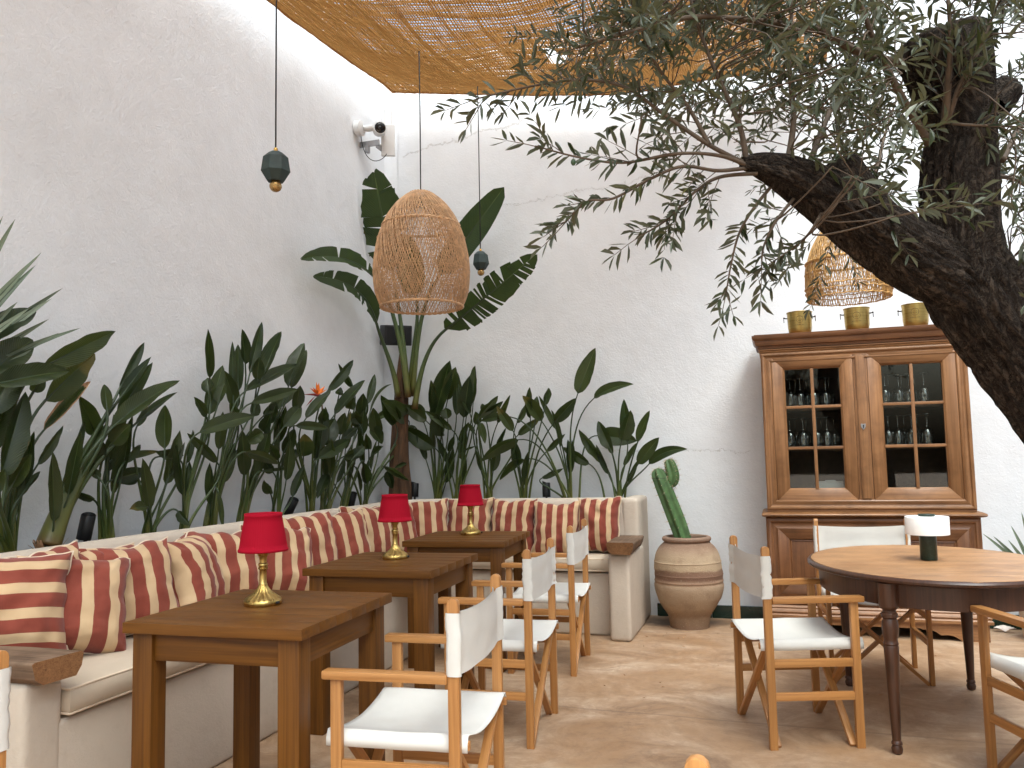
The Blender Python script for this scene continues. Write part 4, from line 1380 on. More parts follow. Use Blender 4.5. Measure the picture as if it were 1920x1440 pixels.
# ================================================================ PLANTS
def leaf(parent, root, B, T, width, roll=0, fold=.25, bow=0, mid=None, torn=0, mats=('leaf_dark', 'petiole'), rp=(.010, .005), seed=0, fp=(.58, .86), dry=False, up0=None):
    rd = random.Random(seed)
    O = V(parent.location)
    ax = (T-B); L = ax.length; axn = ax.normalized()
    view = (CAM-(B+T)/2).normalized()
    side = axn.cross(view).normalized()
    nrm = side.cross(axn).normalized()
    side, nrm = side*cos(roll)+nrm*sin(roll), nrm*cos(roll)-side*sin(roll)
    ctrl = mid if mid is not None else (B+T)/2+V((0, 0, 1))*bow*L
    n = 20 if torn else 14
    def C(s): return B*(1-s)**2+ctrl*2*s*(1-s)+T*s*s
    a, b = fp
    nm = 1/((a/(a+b))**a*(b/(a+b))**b)
    def W(s): return nm*(max(s, 1e-4)**a)*(max(1-s, 1e-5)**b)*width/2
    g = G()
    cols = (0, .35, .7, 1.0)
    def pt(s, c, sg, lift, sh=0):
        p = C(s); t = (C(min(1, s+.02))-C(max(0, s-.02))).normalized()
        sd = (side-t*side.dot(t)).normalized(); nn = sd.cross(t)
        if nn.dot(nrm) < 0: nn = -nn
        w = W(s)*c
        rip = noise.noise(V((s*6+seed, sg*3, c)))*.10*width*c*c
        return p+sd*(sg*w*cos(lift))+nn*(w*sin(lift)+rip)+t*(sh*c)
    for sg in (-1, 1):
        if not torn:
            vs = []; uv = []
            for i in range(n+1):
                s = i/n
                lf = fold*(1+.4*noise.noise(V((seed, s*2, sg))))
                for c in cols:
                    vs.append(pt(s, c, sg, lf)); uv.append((.5+sg*c*.5, s))
            k = len(cols)
            fs = [(i*k+j, i*k+j+1, (i+1)*k+j+1, (i+1)*k+j) for i in range(n) for j in range(k-1)]
            g.add(vs, fs if sg > 0 else [f[::-1] for f in fs], 0, uv)
        else:
            cuts = sorted(set([0, 1]+[round(rd.uniform(.08, .95), 2) for _ in range(torn)]))
            for s0, s1 in zip(cuts, cuts[1:]):
                if s1-s0 < .02: continue
                lf = fold+rd.uniform(-.22, .16); sh = rd.uniform(.0, .05)*width*4; nar = rd.choice((.015, .02, .04, .06, .22))
                vs = []; uv = []
                m_ = max(2, int((s1-s0)*n))
                for i in range(m_+1):
                    e = i/m_
                    for c in cols:
                        # strips narrow a little towards the margin, where they have split apart
                        s = s0+(s1-s0)*((.5+(e-.5)*(1-nar*c*c)))
                        vs.append(pt(min(.999, max(.001, s)), c*(1-.10*rd.random()*(c == 1)), sg, lf, sh)); uv.append((.5+sg*c*.5, s))
                k = len(cols)
                fs = [(i*k+j, i*k+j+1, (i+1)*k+j+1, (i+1)*k+j) for i in range(m_) for j in range(k-1)]
                g.add(vs, fs if sg > 0 else [f[::-1] for f in fs], 0, uv)
    # stalk and midrib
    D = (B-root).length
    t0 = up0 if up0 is not None else (V((0, 0, 1))*.75+(B-root).normalized()*.5).normalized()
    tb = (ctrl-B).normalized()
    P = bez(root, root+t0*D*.42, B-tb*D*.30, B, 14)
    rad = [rp[0]+(rp[1]-rp[0])*(i/14)**.7 for i in range(15)]
    vv = [i/14 for i in range(15)]
    for i in range(1, 7):
        s = i/6*.97
        P.append(C(s)-nrm*.002); rad.append(rp[1]*(1-s)*.9+.0006); vv.append(1)
    k0 = len(g.v); f0 = len(g.f)
    g.tube(P, rad, 7, 1)
    # v along the stalk for the colour ramp
    base_uv = sum(len(f) for f in g.f[:f0])
    q = base_uv
    for f in g.f[f0:]:
        for idx in f:
            g.uv[q] = (.5, vv[min(len(vv)-1, (idx-k0)//7)]); q += 1
    g.v = [(x-O.x, y-O.y, z-O.z) for x, y, z in g.v]
    return g.build('leaf', list(mats), parent, smooth='all')

CROPS = {'2': (0, 700, 4.235), '3': (120, 620, 3.6), '4': (340, 600, 3.6), '5': (540, 660, 4.5), '6': (760, 660, 4.8), '7': (960, 640, 4.5), '8': (540, 300, 3.0), 'f': (0, 0, 1)}
_ls = [100]
def plant(label, crop, base, leaves, axis, off, group='bird-of-paradise plants behind the bench', spread=.03, name='bird_of_paradise', rp=(.011, .0045), lean=None):
    ox, oy, sc = CROPS[crop]
    fn = onx if axis == 'x' else ony
    sgn = 1 if axis == 'x' else -1           # towards the room
    bp = fn(ox+base[0]/sc, oy+base[1]/sc, off)
    bp.z = min(bp.z, .90)
    t = thing(name, label, 'plant', bp-V((0, 0, .04)), 0, group)
    rd = random.Random(int(base[0]*7+base[1]))
    for lf in leaves:
        bx, by, tx, ty, wd = lf[:5]
        kw = dict(lf[5]) if len(lf) > 5 else {}
        if kw.pop('crop', None): pass
        _ls[0] += 1
        o1 = off+sgn*(rd.uniform(-.02, .10)+kw.pop('near', 0)); o2 = o1+sgn*rd.uniform(-.06, .09)
        if axis == 'x': o1, o2 = max(o1, -3.13), max(o2, -3.13)
        else: o1, o2 = min(o1, 6.47), min(o2, 6.47)
        B = fn(ox+bx/sc, oy+by/sc, o1); T = fn(ox+tx/sc, oy+ty/sc, o2)
        w_ = wd/sc/F*((B-CAM).dot(_fw))
        rt = bp+V((rd.uniform(-1, 1)*spread, rd.uniform(-1, 1)*spread, -.06))
        if 'rx' in kw:
            q = kw.pop('rx'); rt = fn(ox+q[0]/sc, oy+q[1]/sc, off); rt.z = .84
        if 'm' in kw:
            q = kw.pop('m'); kw['mid'] = fn(ox+q[0]/sc, oy+q[1]/sc, (o1+o2)/2)
        ang = rd.uniform(-.55, .55)
        T = T+(T-B)*.05
        leaf(t, rt, B, T, w_*1.17/max(.55, cos(ang)*.95), ang if 'roll' not in kw else kw.pop('roll'), kw.pop('fold', rd.uniform(.3, .85)), kw.pop('bow', rd.uniform(0, .06)), seed=_ls[0], rp=kw.pop('rp', rp), **kw)
    # younger leaves and bare sheaths that fill the foot of the clump
    if len(leaves) > 3:
        for k in range(3):
            _ls[0] += 1
            hgt = rd.uniform(.10, .42)
            dr = rd.uniform(-.22, .22)
            o_ = rd.uniform(-.04, .08)*sgn
            B = bp+(V((o_, dr*.5, hgt)) if axis == 'x' else V((dr*.5, o_, hgt)))
            ln = rd.uniform(.16, .32)
            T = B+(V((o_*.5, dr*.55, ln)) if axis == 'x' else V((dr*.55, o_*.5, ln)))
            for q_ in (B, T):
                q_.x = max(q_.x, -3.12); q_.y = min(q_.y, 6.46)
            leaf(t, bp+V((rd.uniform(-1, 1)*spread, rd.uniform(-1, 1)*spread, -.06)), B, T, ln*rd.uniform(.22, .36), rd.uniform(-.8, .8), rd.uniform(.3, .9), rd.uniform(-.03, .05), seed=_ls[0], rp=(.009, .004))
    return t

XP = -3.04
plant('tall bird-of-paradise clump at the left edge with one withered leaf', 'f', (12, 1034), [
    (84, 752, 174, 667, 40, {'near': .06}), (78, 690, 211, 624, 38, {'near': .04}), (-12, 722, 124, 697, 42, {'near': .2}), (2, 898, 46, 742, 42, {'near': .12}), (20, 915, 57, 852, 30, {'near': .12}),
    (33, 938, 74, 886, 16), (-25, 930, 8, 880, 26, {'near': .1}), (30, 880, 46, 790, 26), (-20, 850, 22, 720, 40, {'near': .1}), (62, 735, 82, 705, 22), (-30, 645, 64, 584, 46, {'near': .1}), (-25, 705, 58, 640, 56, {'near': .12}), (-20, 780, 30, 690, 50, {'near': .15})], 'x', XP, rp=(.013, .006))
o = plant('single withered brown-edged bird-of-paradise leaf leaning at the left', 'f', (20, 1030), [(81, 808, 166, 719, 32, {'near': .08, 'mats': ('leaf_dark', 'petiole'), 'fold': .9, 'roll': .3})], 'x', XP)
o.name = 'bird_of_paradise'
dl = o.children[0]
dl.data.materials.append(MAT['dry_leaf'])
uvd = dl.data.uv_layers[0].data
for p in dl.data.polygons:
    if p.material_index == 0:
        u_ = sum(uvd[i].uv[0] for i in p.loop_indices)/len(p.loop_indices); v_ = sum(uvd[i].uv[1] for i in p.loop_indices)/len(p.loop_indices)
        if abs(u_-.5) > .38 or v_ > .87: p.material_index = 2
t = plant('bird-of-paradise with thick stem leaning to the right at the left', '3', (-105, 1440), [
    (372, 400, 535, 92, 80), (375, 460, 580, 188, 62), (365, 575, 588, 230, 92), (325, 655, 762, 350, 120, {'near': .08, 'm': (520, 470)}), (480, 630, 752, 425, 52), (212, 700, 105, 450, 138), (292, 545, 272, 370, 75),
    (190, 915, 262, 755, 80)], 'x', XP, spread=.035, rp=(.022, .006))
O = V(t.location)
g = G()
pp = [onx(90, 1024, XP+.03), onx(112, 965, XP+.035), onx(140, 905, XP+.04), onx(172, 845, XP+.04), onx(200, 800, XP+.04)]
pr_ = catmull([(*(q-O), r) for q, r in zip(pp, (.052, .043, .034, .026, .014))], 6)
n0 = len(g.f)
g.tube([q[:3] for q in pr_], [q[3] for q in pr_], 14)
g.has_uv = True
g.uv = [(.5, min(1, (i//14)/(len(pr_)-1)*.55)) for f in g.f for i in f]
g.build('stem', 'petiole', t, smooth='all')
g = G(); rd = random.Random(6)
for k in range(16):
    q = rd.uniform(0, 6.28); d = V((cos(q)*.05, sin(q)*.05, 0)); b_ = pp[0]-O+d*.8+V((0, 0, -.02)); e_ = b_+d*rd.uniform(.3, .9)+V((0, 0, rd.uniform(.02, .06)))
    s_ = V((-d.y, d.x, 0))*.25
    g.add([b_-s_, b_+s_, e_+s_*.3, e_-s_*.3], [(0, 1, 2, 3)])
g.build('dry_sheath', 'dry_leaf', t)
plant('bird-of-paradise clump standing right of the first garden spotlight', '3', (282, 1400), [
    (200, 1142, 55, 1075, 52), (243, 1002, 180, 935, 55), (322, 1010, 545, 945, 95), (350, 862, 630, 815, 45), (322, 765, 445, 635, 110), (402, 895, 512, 775, 62), (335, 700, 420, 560, 80), (300, 860, 330, 690, 60)], 'x', XP)
plant('small bird-of-paradise clump with one broad upright leaf', '3', (575, 1360), [
    (680, 800, 682, 515, 112, {'near': .06}), (770, 868, 625, 822, 62), (495, 1012, 328, 1020, 62), (552, 1188, 448, 1205, 62), (640, 850, 800, 840, 66), (768, 1218, 850, 1312, 60), (490, 650, 560, 520, 60)], 'x', XP)
plant('bird-of-paradise with long leaning stalks left of the first red lamp', '4', (10, 1390), [
    (192, 392, 180, 75, 66), (190, 492, 175, 395, 74), (168, 652, 88, 525, 52), (186, 640, 276, 320, 100), (118, 762, 482, 652, 98, {'near': .1}), (242, 962, 48, 772, 60), (250, 560, 290, 430, 70)], 'x', XP)
plant('dense bird-of-paradise clump with fanned stalks left of the first red lampshade', '4', (190, 1372), [
    (372, 602, 290, 350, 74), (385, 482, 382, 178, 70), (350, 500, 345, 160, 46), (462, 362, 540, 28, 80), (432, 302, 410, 72, 78), (430, 482, 768, 305, 84, {'near': .1}), (470, 562, 772, 472, 84, {'near': .1}),
    (428, 832, 545, 760, 112), (430, 892, 648, 968, 68, {'near': .12}), (560, 642, 782, 480, 74), (250, 1172, 280, 1400, 34, {'near': .12}), (400, 700, 330, 560, 70), (470, 640, 520, 560, 70)], 'x', XP)
plant('upright bird-of-paradise clump just behind the first red lampshade', '4', (400, 1352), [
    (550, 382, 670, 92, 104), (512, 402, 526, 255, 74), (722, 452, 826, 168, 94), (742, 462, 840, 212, 84), (690, 722, 802, 590, 94), (642, 832, 702, 592, 84), (530, 1022, 752, 1003, 22), (600, 700, 640, 560, 90), (560, 760, 600, 640, 80)], 'x', XP)
plant('low bird-of-paradise clump right of the first red lampshade', '4', (640, 1292), [
    (650, 942, 580, 830, 64), (690, 992, 782, 880, 74), (602, 1172, 560, 1085, 60), (690, 900, 760, 740, 90), (620, 1030, 560, 960, 60), (740, 700, 800, 560, 70)], 'x', XP)
fl = plant('bird-of-paradise clump with an orange flower', '5', (195, 1342), [
    (272, 782, 392, 570, 155), (250, 902, 502, 750, 115, {'near': .08}), (130, 882, 140, 698, 145), (150, 562, 352, 338, 75), (330, 332, 542, 78, 95), (60, 622, 328, 640, 76, {'near': .08}), (330, 1032, 250, 1228, 84), (60, 480, 100, 290, 90), (290, 590, 300, 480, 80)], 'x', XP)
# the flower: beak-shaped bract with orange sepals on its own stalk
O = V(fl.location)
h = onx(540+275/4.5, 660+372/4.5, XP+.05); tip = onx(540+132/4.5, 660+358/4.5, XP+.06)
g = G()
g.tube([p-O for p in bez(O+V((0, 0, .02)), O+V((0, .02, .3)), h+V((0, .1, -.25)), h, 12)], [.009-.004*i/12 for i in range(13)], 7, 0)
g.tube([h-O, (h*.6+tip*.4)-O+V((0, 0, .006)), tip-O], [.012, .008, .001], 8, 1)
for k, (tx, ty, w_) in enumerate(((182, 300, .014), (205, 292, .014), (235, 300, .012), (240, 250, .010), (262, 255, .012), (312, 288, .014), (150, 460, .008), (330, 315, .012))):
    e = onx(540+tx/4.5, 660+ty/4.5, XP+.05+.02*(k % 3))
    b_ = h+(tip-h)*(.05*k)
    sd = (e-b_).normalized().cross((CAM-h).normalized())
    md = (b_+e)/2
    g.add([b_-O, md+sd*w_-O, e-O, md-sd*w_-O, md-O+(CAM-h).normalized()*.006], [(0, 1, 4), (1, 2, 4), (2, 3, 4), (3, 0, 4)], 1 if k == 6 else 2)
g.build('flower', ['petiole', 'flower_red', 'flower_orange'], fl, smooth=True)
plant('bird-of-paradise clump right of the orange flower', '5', (300, 1322), [
    (390, 532, 638, 250, 95), (542, 292, 430, 105, 64), (602, 612, 540, 520, 74), (612, 562, 635, 358, 105), (460, 742, 582, 640, 66), (470, 882, 655, 808, 95, {'near': .06}), (440, 700, 480, 520, 90), (520, 480, 550, 370, 90), (430, 360, 445, 300, 60)], 'x', XP)
plant('thin-stalked bird-of-paradise clump left of the second red lampshade', '5', (460, 1292), [
    (670, 442, 730, 198, 68), (710, 582, 948, 458, 64), (690, 512, 870, 280, 22, {'m': (730, 310)}), (700, 642, 790, 770, 115), (640, 932, 660, 1105, 108, {'near': .14}), (560, 962, 480, 890, 60), (620, 700, 640, 500, 80), (590, 640, 570, 500, 80)], 'x', XP)
plant('low bird-of-paradise clump at the foot of the giant corner plant', '5', (640, 1275), [
    (800, 962, 1012, 1082, 64, {'near': .1}), (905, 602, 790, 375, 155), (1010, 570, 800, 420, 125), (1060, 655, 925, 650, 85), (760, 720, 720, 480, 110), (720, 860, 800, 800, 60), (840, 1000, 880, 1150, 70), (560, 880, 640, 800, 70), (680, 820, 660, 690, 80), (900, 980, 1000, 940, 40)], 'x', XP+.05)
YP = 6.40
plant('large-leaved bird-of-paradise clump right of the giant plant\'s trunk', '6', (290, 1312), [
    (250, 645, 395, 102, 200, {'roll': .1}), (380, 432, 450, 148, 115), (460, 572, 462, 190, 84), (236, 522, 230, 262, 78), (422, 702, 188, 538, 76), (262, 862, -10, 690, 135), (190, 622, -10, 480, 95), (380, 602, 365, 508, 95), (330, 760, 290, 560, 130), (170, 640, 100, 470, 110)], 'y', YP)
plant('upright bird-of-paradise clump behind the third red lampshade', '6', (470, 1312), [
    (525, 592, 575, 232, 115), (610, 462, 628, 138, 88), (585, 562, 480, 298, 84), (620, 722, 560, 640, 40), (545, 882, 625, 850, 26), (500, 832, 570, 640, 64), (560, 500, 600, 250, 80), (390, 900, 440, 760, 60)], 'y', YP)
plant('spreading bird-of-paradise clump right of the third red lampshade', '6', (750, 1302), [
    (660, 592, 825, 402, 84), (700, 602, 872, 450, 66), (830, 642, 940, 395, 56), (668, 642, 716, 818, 78), (970, 712, 828, 498, 88), (650, 652, 630, 540, 74), (720, 580, 690, 470, 66)], 'y', YP)
plant('slender bird-of-paradise clump with many thin stalks', '7', (100, 1302), [
    (155, 652, 150, 398, 70), (40, 692, 122, 528, 56), (50, 792, 232, 648, 66), (280, 542, 310, 398, 74), (360, 682, 535, 488, 94), (290, 932, 442, 788, 54), (200, 620, 210, 470, 60)], 'y', YP)
plant('bird-of-paradise clump with the tallest single leaf and arching stalks', '7', (490, 1302), [
    (555, 442, 697, 72, 122, {'roll': .35, 'fold': .3}), (690, 482, 1012, 368, 74, {'m': (820, 370)}), (250, 672, 95, 468, 115), (370, 742, 230, 468, 44), (56, 830, -253, 1009, 88, {'m': (-110, 860)}), (112, 999, -94, 1165, 84, {'m': (0, 1040)}), (-66, 634, -253, 671, 66), (250, 1155, 425, 1075, 48)], 'y', YP)
plant('rightmost bird-of-paradise clump, fanned out next to the cactus', '7', (910, 1302), [
    (655, 1036, 438, 898, 80, {'rx': (790, 1300)}), (775, 1026, 573, 755, 98), (830, 912, 730, 683, 88), (925, 842, 997, 593, 110), (975, 852, 945, 503, 92), (1060, 852, 1157, 596, 88), (945, 1056, 1060, 855, 48), (1065, 1036, 1234, 821, 98), (1155, 1036, 1465, 915, 78, {'m': (1270, 900)}),
    (730, 795, 1040, 840, 135, {'rx': (560, 1295), 'near': -.05})], 'y', YP)

# ---------------------------------------------------------------- giant bird-of-paradise in the corner
gp = thing('giant_bird_of_paradise', 'giant bird-of-paradise tree with torn leaves in the corner behind the wicker lamp', 'plant', (-2.985, 6.28, .80))
O = V(gp.location)
g = G()
tp = [(0, 0, 0, .098), (.005, 0, .15, .092), (.0, .0, .40, .080), (.01, 0, .62, .072), (.02, .0, .85, .062), (.03, 0, 1.10, .042), (.035, 0, 1.32, .020)]
P = catmull(tp, 12)
vs = []; n = 40
for i, (x, y, z, r) in enumerate(P):
    for j in range(n):
        q = 2*pi*j/n
        k = 1+.16*noise.noise(V((cos(q)*2, sin(q)*2, z*2.2)))+.07*noise.noise(V((cos(q)*7, sin(q)*7, z*3)))
        vs.append((x+r*k*cos(q), y+r*k*sin(q), z))
g.add(vs, [(i*n+j, i*n+(j+1) % n, (i+1)*n+(j+1) % n, (i+1)*n+j) for i in range(len(P)-1) for j in range(n)])
g.build('trunk', 'trunk_fibre', gp, smooth='all')
def gl(root, B, T, wd, pl, **k):
    def f(q, dy=0):
        p = ony(540+q[0]/3, 300+q[1]/3, pl+dy)
        return p if p.x > -3.03 else onx(540+q[0]/3, 300+q[1]/3, -3.03)
    r_ = f(root); r_.y = max(6.2, min(r_.y, 6.3))
    B_, T_ = f(B), f(T, k.pop('dy', 0))
    if 'm' in k: k['mid'] = f(k.pop('m'), 0)
    _ls[0] += 1
    return leaf(gp, r_, B_, T_, wd/3/F*((B_-CAM).dot(_fw)), mats=('leaf_giant', 'petiole'), rp=(.028, .012), seed=_ls[0], fp=(.35, .5), **k)
gl((672, 1330), (590, 640), (485, 70), 245, 6.25, roll=.15, fold=.12, torn=9)
gl((700, 1330), (860, 640), (1216, 152), 170, 6.28, roll=.2, fold=.25)
gl((712, 1400), (886, 955), (1392, 532), 200, 6.22, roll=-.35, fold=.3, torn=22, m=(1120, 770))
gl((632, 1330), (490, 660), (78, 556), 120, 6.05, roll=-.6, fold=.5, torn=8, m=(330, 500), dy=-.35)
gl((590, 1330), (500, 925), (140, 655), 135, 6.1, roll=-.5, fold=.5, torn=9, m=(430, 660), dy=-.35)
gl((690, 1300), (720, 760), (660, 420), 170, 6.3, roll=.3, fold=.3)

# ---------------------------------------------------------------- sword-leaved plant at the left edge
sw = thing('sword_leaved_plant', 'grey-green plant with pale sword leaves poking in at the left edge', 'plant', V((-2.98, 2.08, .83)))
for k, (tx, ty, by) in enumerate(((29, 410, 640), (6, 404, 640), (78, 473, 660), (67, 497, 670), (118, 540, 690), (98, 559, 700), (56, 577, 690), (92, 598, 715), (151, 615, 715), (111, 624, 735), (33, 566, 690), (60, 655, 760), (45, 690, 770), (-10, 470, 650))):
    rd = random.Random(k)
    B = onx(-95, by, -2.93); T = onx(tx, ty, -2.93+rd.uniform(-.05, .25))
    leaf(sw, V((-2.96, 2.09, .85)), B, T, .042, rd.uniform(-.6, .6), .25, .03, mats=('leaf_sword', 'petiole'), rp=(.03, .008), seed=500+k, fp=(.12, .75))
# plant in a pale pot at the right, behind the table
rp_ = thing('potted_yucca', 'spiky plant in a pale pot beside the right side of the cabinet', 'plant', (1.56, 6.22, 0))
g = G(); g.lathe([(0, 0), (.10, 0), (.108, .01), (.135, .27), (.140, .29), (.132, .29), (.12, .26), (0, .25)], 40); g.build('pot', 'pot_plain', rp_, smooth=True)
for k, q in enumerate(((1842, 1000), (1862, 1005), (1868, 1022), (1895, 985), (1915, 960), (1930, 940), (1960, 950), (1990, 990), (1990, 1040), (1890, 1012))):
    T = ony(q[0], q[1], 6.18+.02*(k % 4))
    B = V((1.56, 6.22, .36))+(T-V((1.56, 6.22, .36)))*.12
    leaf(rp_, V((1.56, 6.22, .26)), B, T, .032, .3*(k % 3-1), .3, .05, mats=('leaf_sword', 'petiole'), rp=(.012, .006), seed=700+k, fp=(.15, .7))
# shell on the floor by the skirting
g = G()
vs = []
for j in range(9):
    for i in range(25):
        q = pi*i/24; r_ = j/8
        fl_ = 1+.08*cos(q*14)*r_
        vs.append((.062*r_*fl_*cos(q), .05*r_*fl_*sin(q)-.02, .035*sin(r_*pi*.6)*(1-.3*abs(cos(q)))+.002))
g.add(vs, [(j*25+i, j*25+i+1, (j+1)*25+i+1, (j+1)*25+i) for j in range(8) for i in range(24)])
o = g.build('seashell', 'shell_white', None, smooth='all'); o.location = (1.385, 6.42, .002)
sm = o.modifiers.new('s', 'SOLIDIFY'); sm.thickness = .004
tag(o, 'pale scallop shell on the floor by the skirting right of the cabinet', 'shell')

# ================================================================ SHADE CLOTH
XB0, XB1, YB0, YB1 = -3.06, .46, 6.38, -1.0  # unseen front stretch over the camera is added to dim the sky light
bk = [ony(*q, YB0) for q in ((740, 172), (820, 174), (900, 176), (1000, 178), (1160, 176), (1300, 152), (1430, 134), (1560, 114))]
lf_ = [onx(*q, XB0) for q in ((490, 0), (540, 40), (600, 82), (660, 125), (715, 160))]
def interp(x, tab):
    tab = sorted(tab)
    if x <= tab[0][0]: return tab[0][1]
    for (a, b), (c, d) in zip(tab, tab[1:]):
        if x <= c: return b+(d-b)*(x-a)/(c-a)
    return tab[-1][1]
BKT = [(p.x, p.z) for p in bk]
LFT = [(p.y, p.z) for p in lf_]+[(3.0, lf_[0].z-.05), (-1.0, lf_[0].z-.02)]
zc0 = interp(XB0, BKT)
def cloth(u, v):
    """u 0..1 left to right, v 0..1 back to front"""
    x = XB0+(XB1-XB0)*u; y = YB0+(YB1-YB0)*v
    z = interp(x, BKT)+(interp(y, LFT)-interp(YB0, LFT))*(1-u)
    sx_ = sin(pi*min(1, u*1.05))**.8 if 0 < u*1.05 < 1 else 0
    z -= .30*sx_*(sin(pi*min(.5, (6.38-y)/3.3)) if y > 0 else .3+.7*max(0, y+1))
    z += .035*sin(u*15+v*4)*v*(1-u*.4)+noise.noise(V((x*1.6, y*1.6, 4)))*.05*min(1, v*6)*min(1, u*8)
    return V((x, y, z))
shade = thing('shade_cloth', 'brown woven jute shade cloth stretched over the courtyard corner', 'shade cloth', (-1.3, 4.5, 4.2))
O = V(shade.location)
def slit(p):
    d = p-SL0; t = max(0, min(1, d.dot(SLD)/SLL))
    return (d-SLD*SLL*t).length < .030*(1-abs(2*t-1)**3)+.002
SL0, SL1 = onz(1027, 8, 4.05), onz(1052, 52, 4.05)
SLL = (SL1-SL0).length; SLD = (SL1-SL0).normalized()
g = G()
PIT = .0165
nu, nv = int((XB1-XB0)/PIT), int((YB0-YB1)/PIT)
rd = random.Random(2)
for i in range(nu+1):
    u = i/nu; ph = rd.uniform(0, 9); pts = []; r0 = rd.uniform(.0027, .0052)
    K = 150
    for j in range(K+1):
        v = j/K
        jit = noise.noise(V((i*.25, v*9, 1)))*.016+noise.noise(V((i*1.7, v*40, 5)))*.004
        p = cloth(min(1, max(0, u+jit/(XB1-XB0))), v)+V((0, 0, .0028*sin(v*60+ph)))
        if slit(V((p.x, p.y, 4.05))):
            if len(pts) > 1: g.tube([q-O for q in pts], r0, 4)
            pts = []
        else: pts.append(p)
    if len(pts) > 1: g.tube([q-O for q in pts], r0, 4)
for j in range(nv+1):
    v = j/nv; ph = rd.uniform(0, 9); pts = []; r0 = rd.uniform(.0027, .0052)
    K = 78
    for i in range(K+1):
        u = i/K
        jit = noise.noise(V((j*.25, u*7, 11)))*.016+noise.noise(V((j*1.7, u*26, 15)))*.004
        p = cloth(u, min(1, max(0, v+jit/(YB0-YB1))))+V((0, 0, .006+.0028*sin(u*60+ph)))
        if slit(V((p.x, p.y, 4.05))):
            if len(pts) > 1: g.tube([q-O for q in pts], r0, 4)
            pts = []
        else: pts.append(p)
    if len(pts) > 1: g.tube([q-O for q in pts], r0, 4)
o = g.build('weave', 'jute', shade, smooth='all'); o['kind'] = 'stuff'
for nm, f in (('hem', lambda s: cloth(s, 0)), ('hem', lambda s: cloth(0, s)), ('hem', lambda s: cloth(1, s))):
    g = G()
    pts = [f(i/120)-O+V((0, 0, noise.noise(V((i*.4, 0, 0)))*.006)) for i in range(121)]
    g.tube(pts, [.011+.006*noise.noise(V((i*.5, 3, 0))) for i in range(121)], 7)
    g.build(nm, 'burlap_edge', shade, smooth='all')
for q in ((0, 0), (.56, 0)):
    p = cloth(*q); g = G()
    g.tube([p-O, p-O+V((-.01, .10, .03)), V((p.x-O.x-.015, YB-O.y+.01, p.z-O.z+.05))], .004, 6)
    g.build('hook_wire', 'grey_metal', shade)
# ================================================================ OLIVE TREE
ol = thing('olive_tree', 'old olive tree with thick dark leaning trunk at the right', 'tree', (1.02, 2.98, 0))
O = V(ol.location)
def wpt(q):
    px, py, d, w_ = q
    p = at(px, py, d)
    return (p.x, p.y, p.z, w_/2*d/F)
def limb(pts, name, per=26, ring=128, seed=0, cap=True, rough=1.0):
    P = catmull(pts, per)
    # resample finely
    g = G(); vs = []; uv = []
    a = None; s = 0
    for i, q in enumerate(P):
        p = V(q[:3]); r = q[3]
        t = (V(P[min(i+1, len(P)-1)][:3])-V(P[max(i-1, 0)][:3])).normalized()
        if a is None: a = t.orthogonal().normalized()
        a = (a-t*a.dot(t)).normalized(); b = t.cross(a)
        if i: s += (p-V(P[i-1][:3])).length
        for j in range(ring+1):
            th = 2*pi*j/ring
            c_, s_ = cos(th), sin(th)
            e = V((c_*1.7, s_*1.7, s*2.2+seed))
            f_ = V((c_*5.5, s_*5.5, s*7+seed))
            h_ = V((c_*13, s_*13, s*20+seed))
            n1_ = noise.noise(V((c_*4.2, s_*4.2, s*2.6+seed)))+.35*noise.noise(V((c_*9, s_*9, s*9+seed)))
            n2_ = noise.noise(V((c_*9.5, s_*9.5, s*6+seed+7)))+.3*noise.noise(V((c_*20, s_*20, s*22+seed)))
            k = .17*noise.noise(e)-.15*math.exp(-(n1_/.10)**2)*rough-.085*math.exp(-(n2_/.12)**2)*rough+.05*noise.noise(h_)*rough+.08
            rr = r*(1+k*.75)
            vs.append(p+(a*c_+b*s_)*rr-O); uv.append((j/ring*r*9, s*2.2))
    n = ring+1
    fs = [(i*n+j, i*n+j+1, (i+1)*n+j+1, (i+1)*n+j) for i in range(len(P)-1) for j in range(ring)]
    g.add(vs, fs, 0, uv)
    if cap:
        c = V(P[-1][:3])-O
        last = vs[-n:]
        cv = last+[c]
        g.add(cv, [(j, j+1, n) for j in range(ring)], 0, [(0, 0)]*(n+1))
    return g.build(name, 'olive_bark', ol, smooth='all')
D0 = 2.45
base = [(1.10, 3.05, -.05, .26), (1.06, 3.03, .15, .21), (1.01, 2.98, .45, .165), (.96, 2.93, .75, .155), tuple(wpt((2085, 890, D0, 192)))]
limb(base+[wpt(q) for q in ((1994, 755, D0, 180), (1910, 640, D0, 174), (1852, 572, D0, 170), (1806, 510, D0, 155), (1784, 465, D0-.01, 116), (1774, 438, D0-.02, 60))], 'trunk', seed=1, per=24)
limb([wpt(q) for q in ((1860, 590, D0, 116), (1815, 510, D0-.02, 136), (1802, 420, D0-.03, 124), (1800, 330, D0-.03, 126), (1803, 250, D0-.03, 118), (1793, 180, D0-.03, 132), (1775, 110, D0-.03, 152), (1768, 72, D0-.03, 146), (1766, 62, D0-.03, 116))], 'limb', seed=4)
limb([wpt(q) for q in ((1840, 560, D0-.02, 116), (1776, 512, D0-.02, 130), (1700, 474, D0-.05, 124), (1620, 421, D0-.1, 112), (1545, 368, D0-.15, 98), (1475, 328, D0-.2, 74), (1425, 310, D0-.23, 46), (1392, 306, D0-.25, 22))], 'limb', seed=9)
limb([wpt(q) for q in ((1640, 400, D0-.1, 70), (1600, 345, D0-.1, 70), (1575, 312, D0-.1, 74), (1568, 300, D0-.1, 60))], 'sawn_stub', seed=12, ring=48)
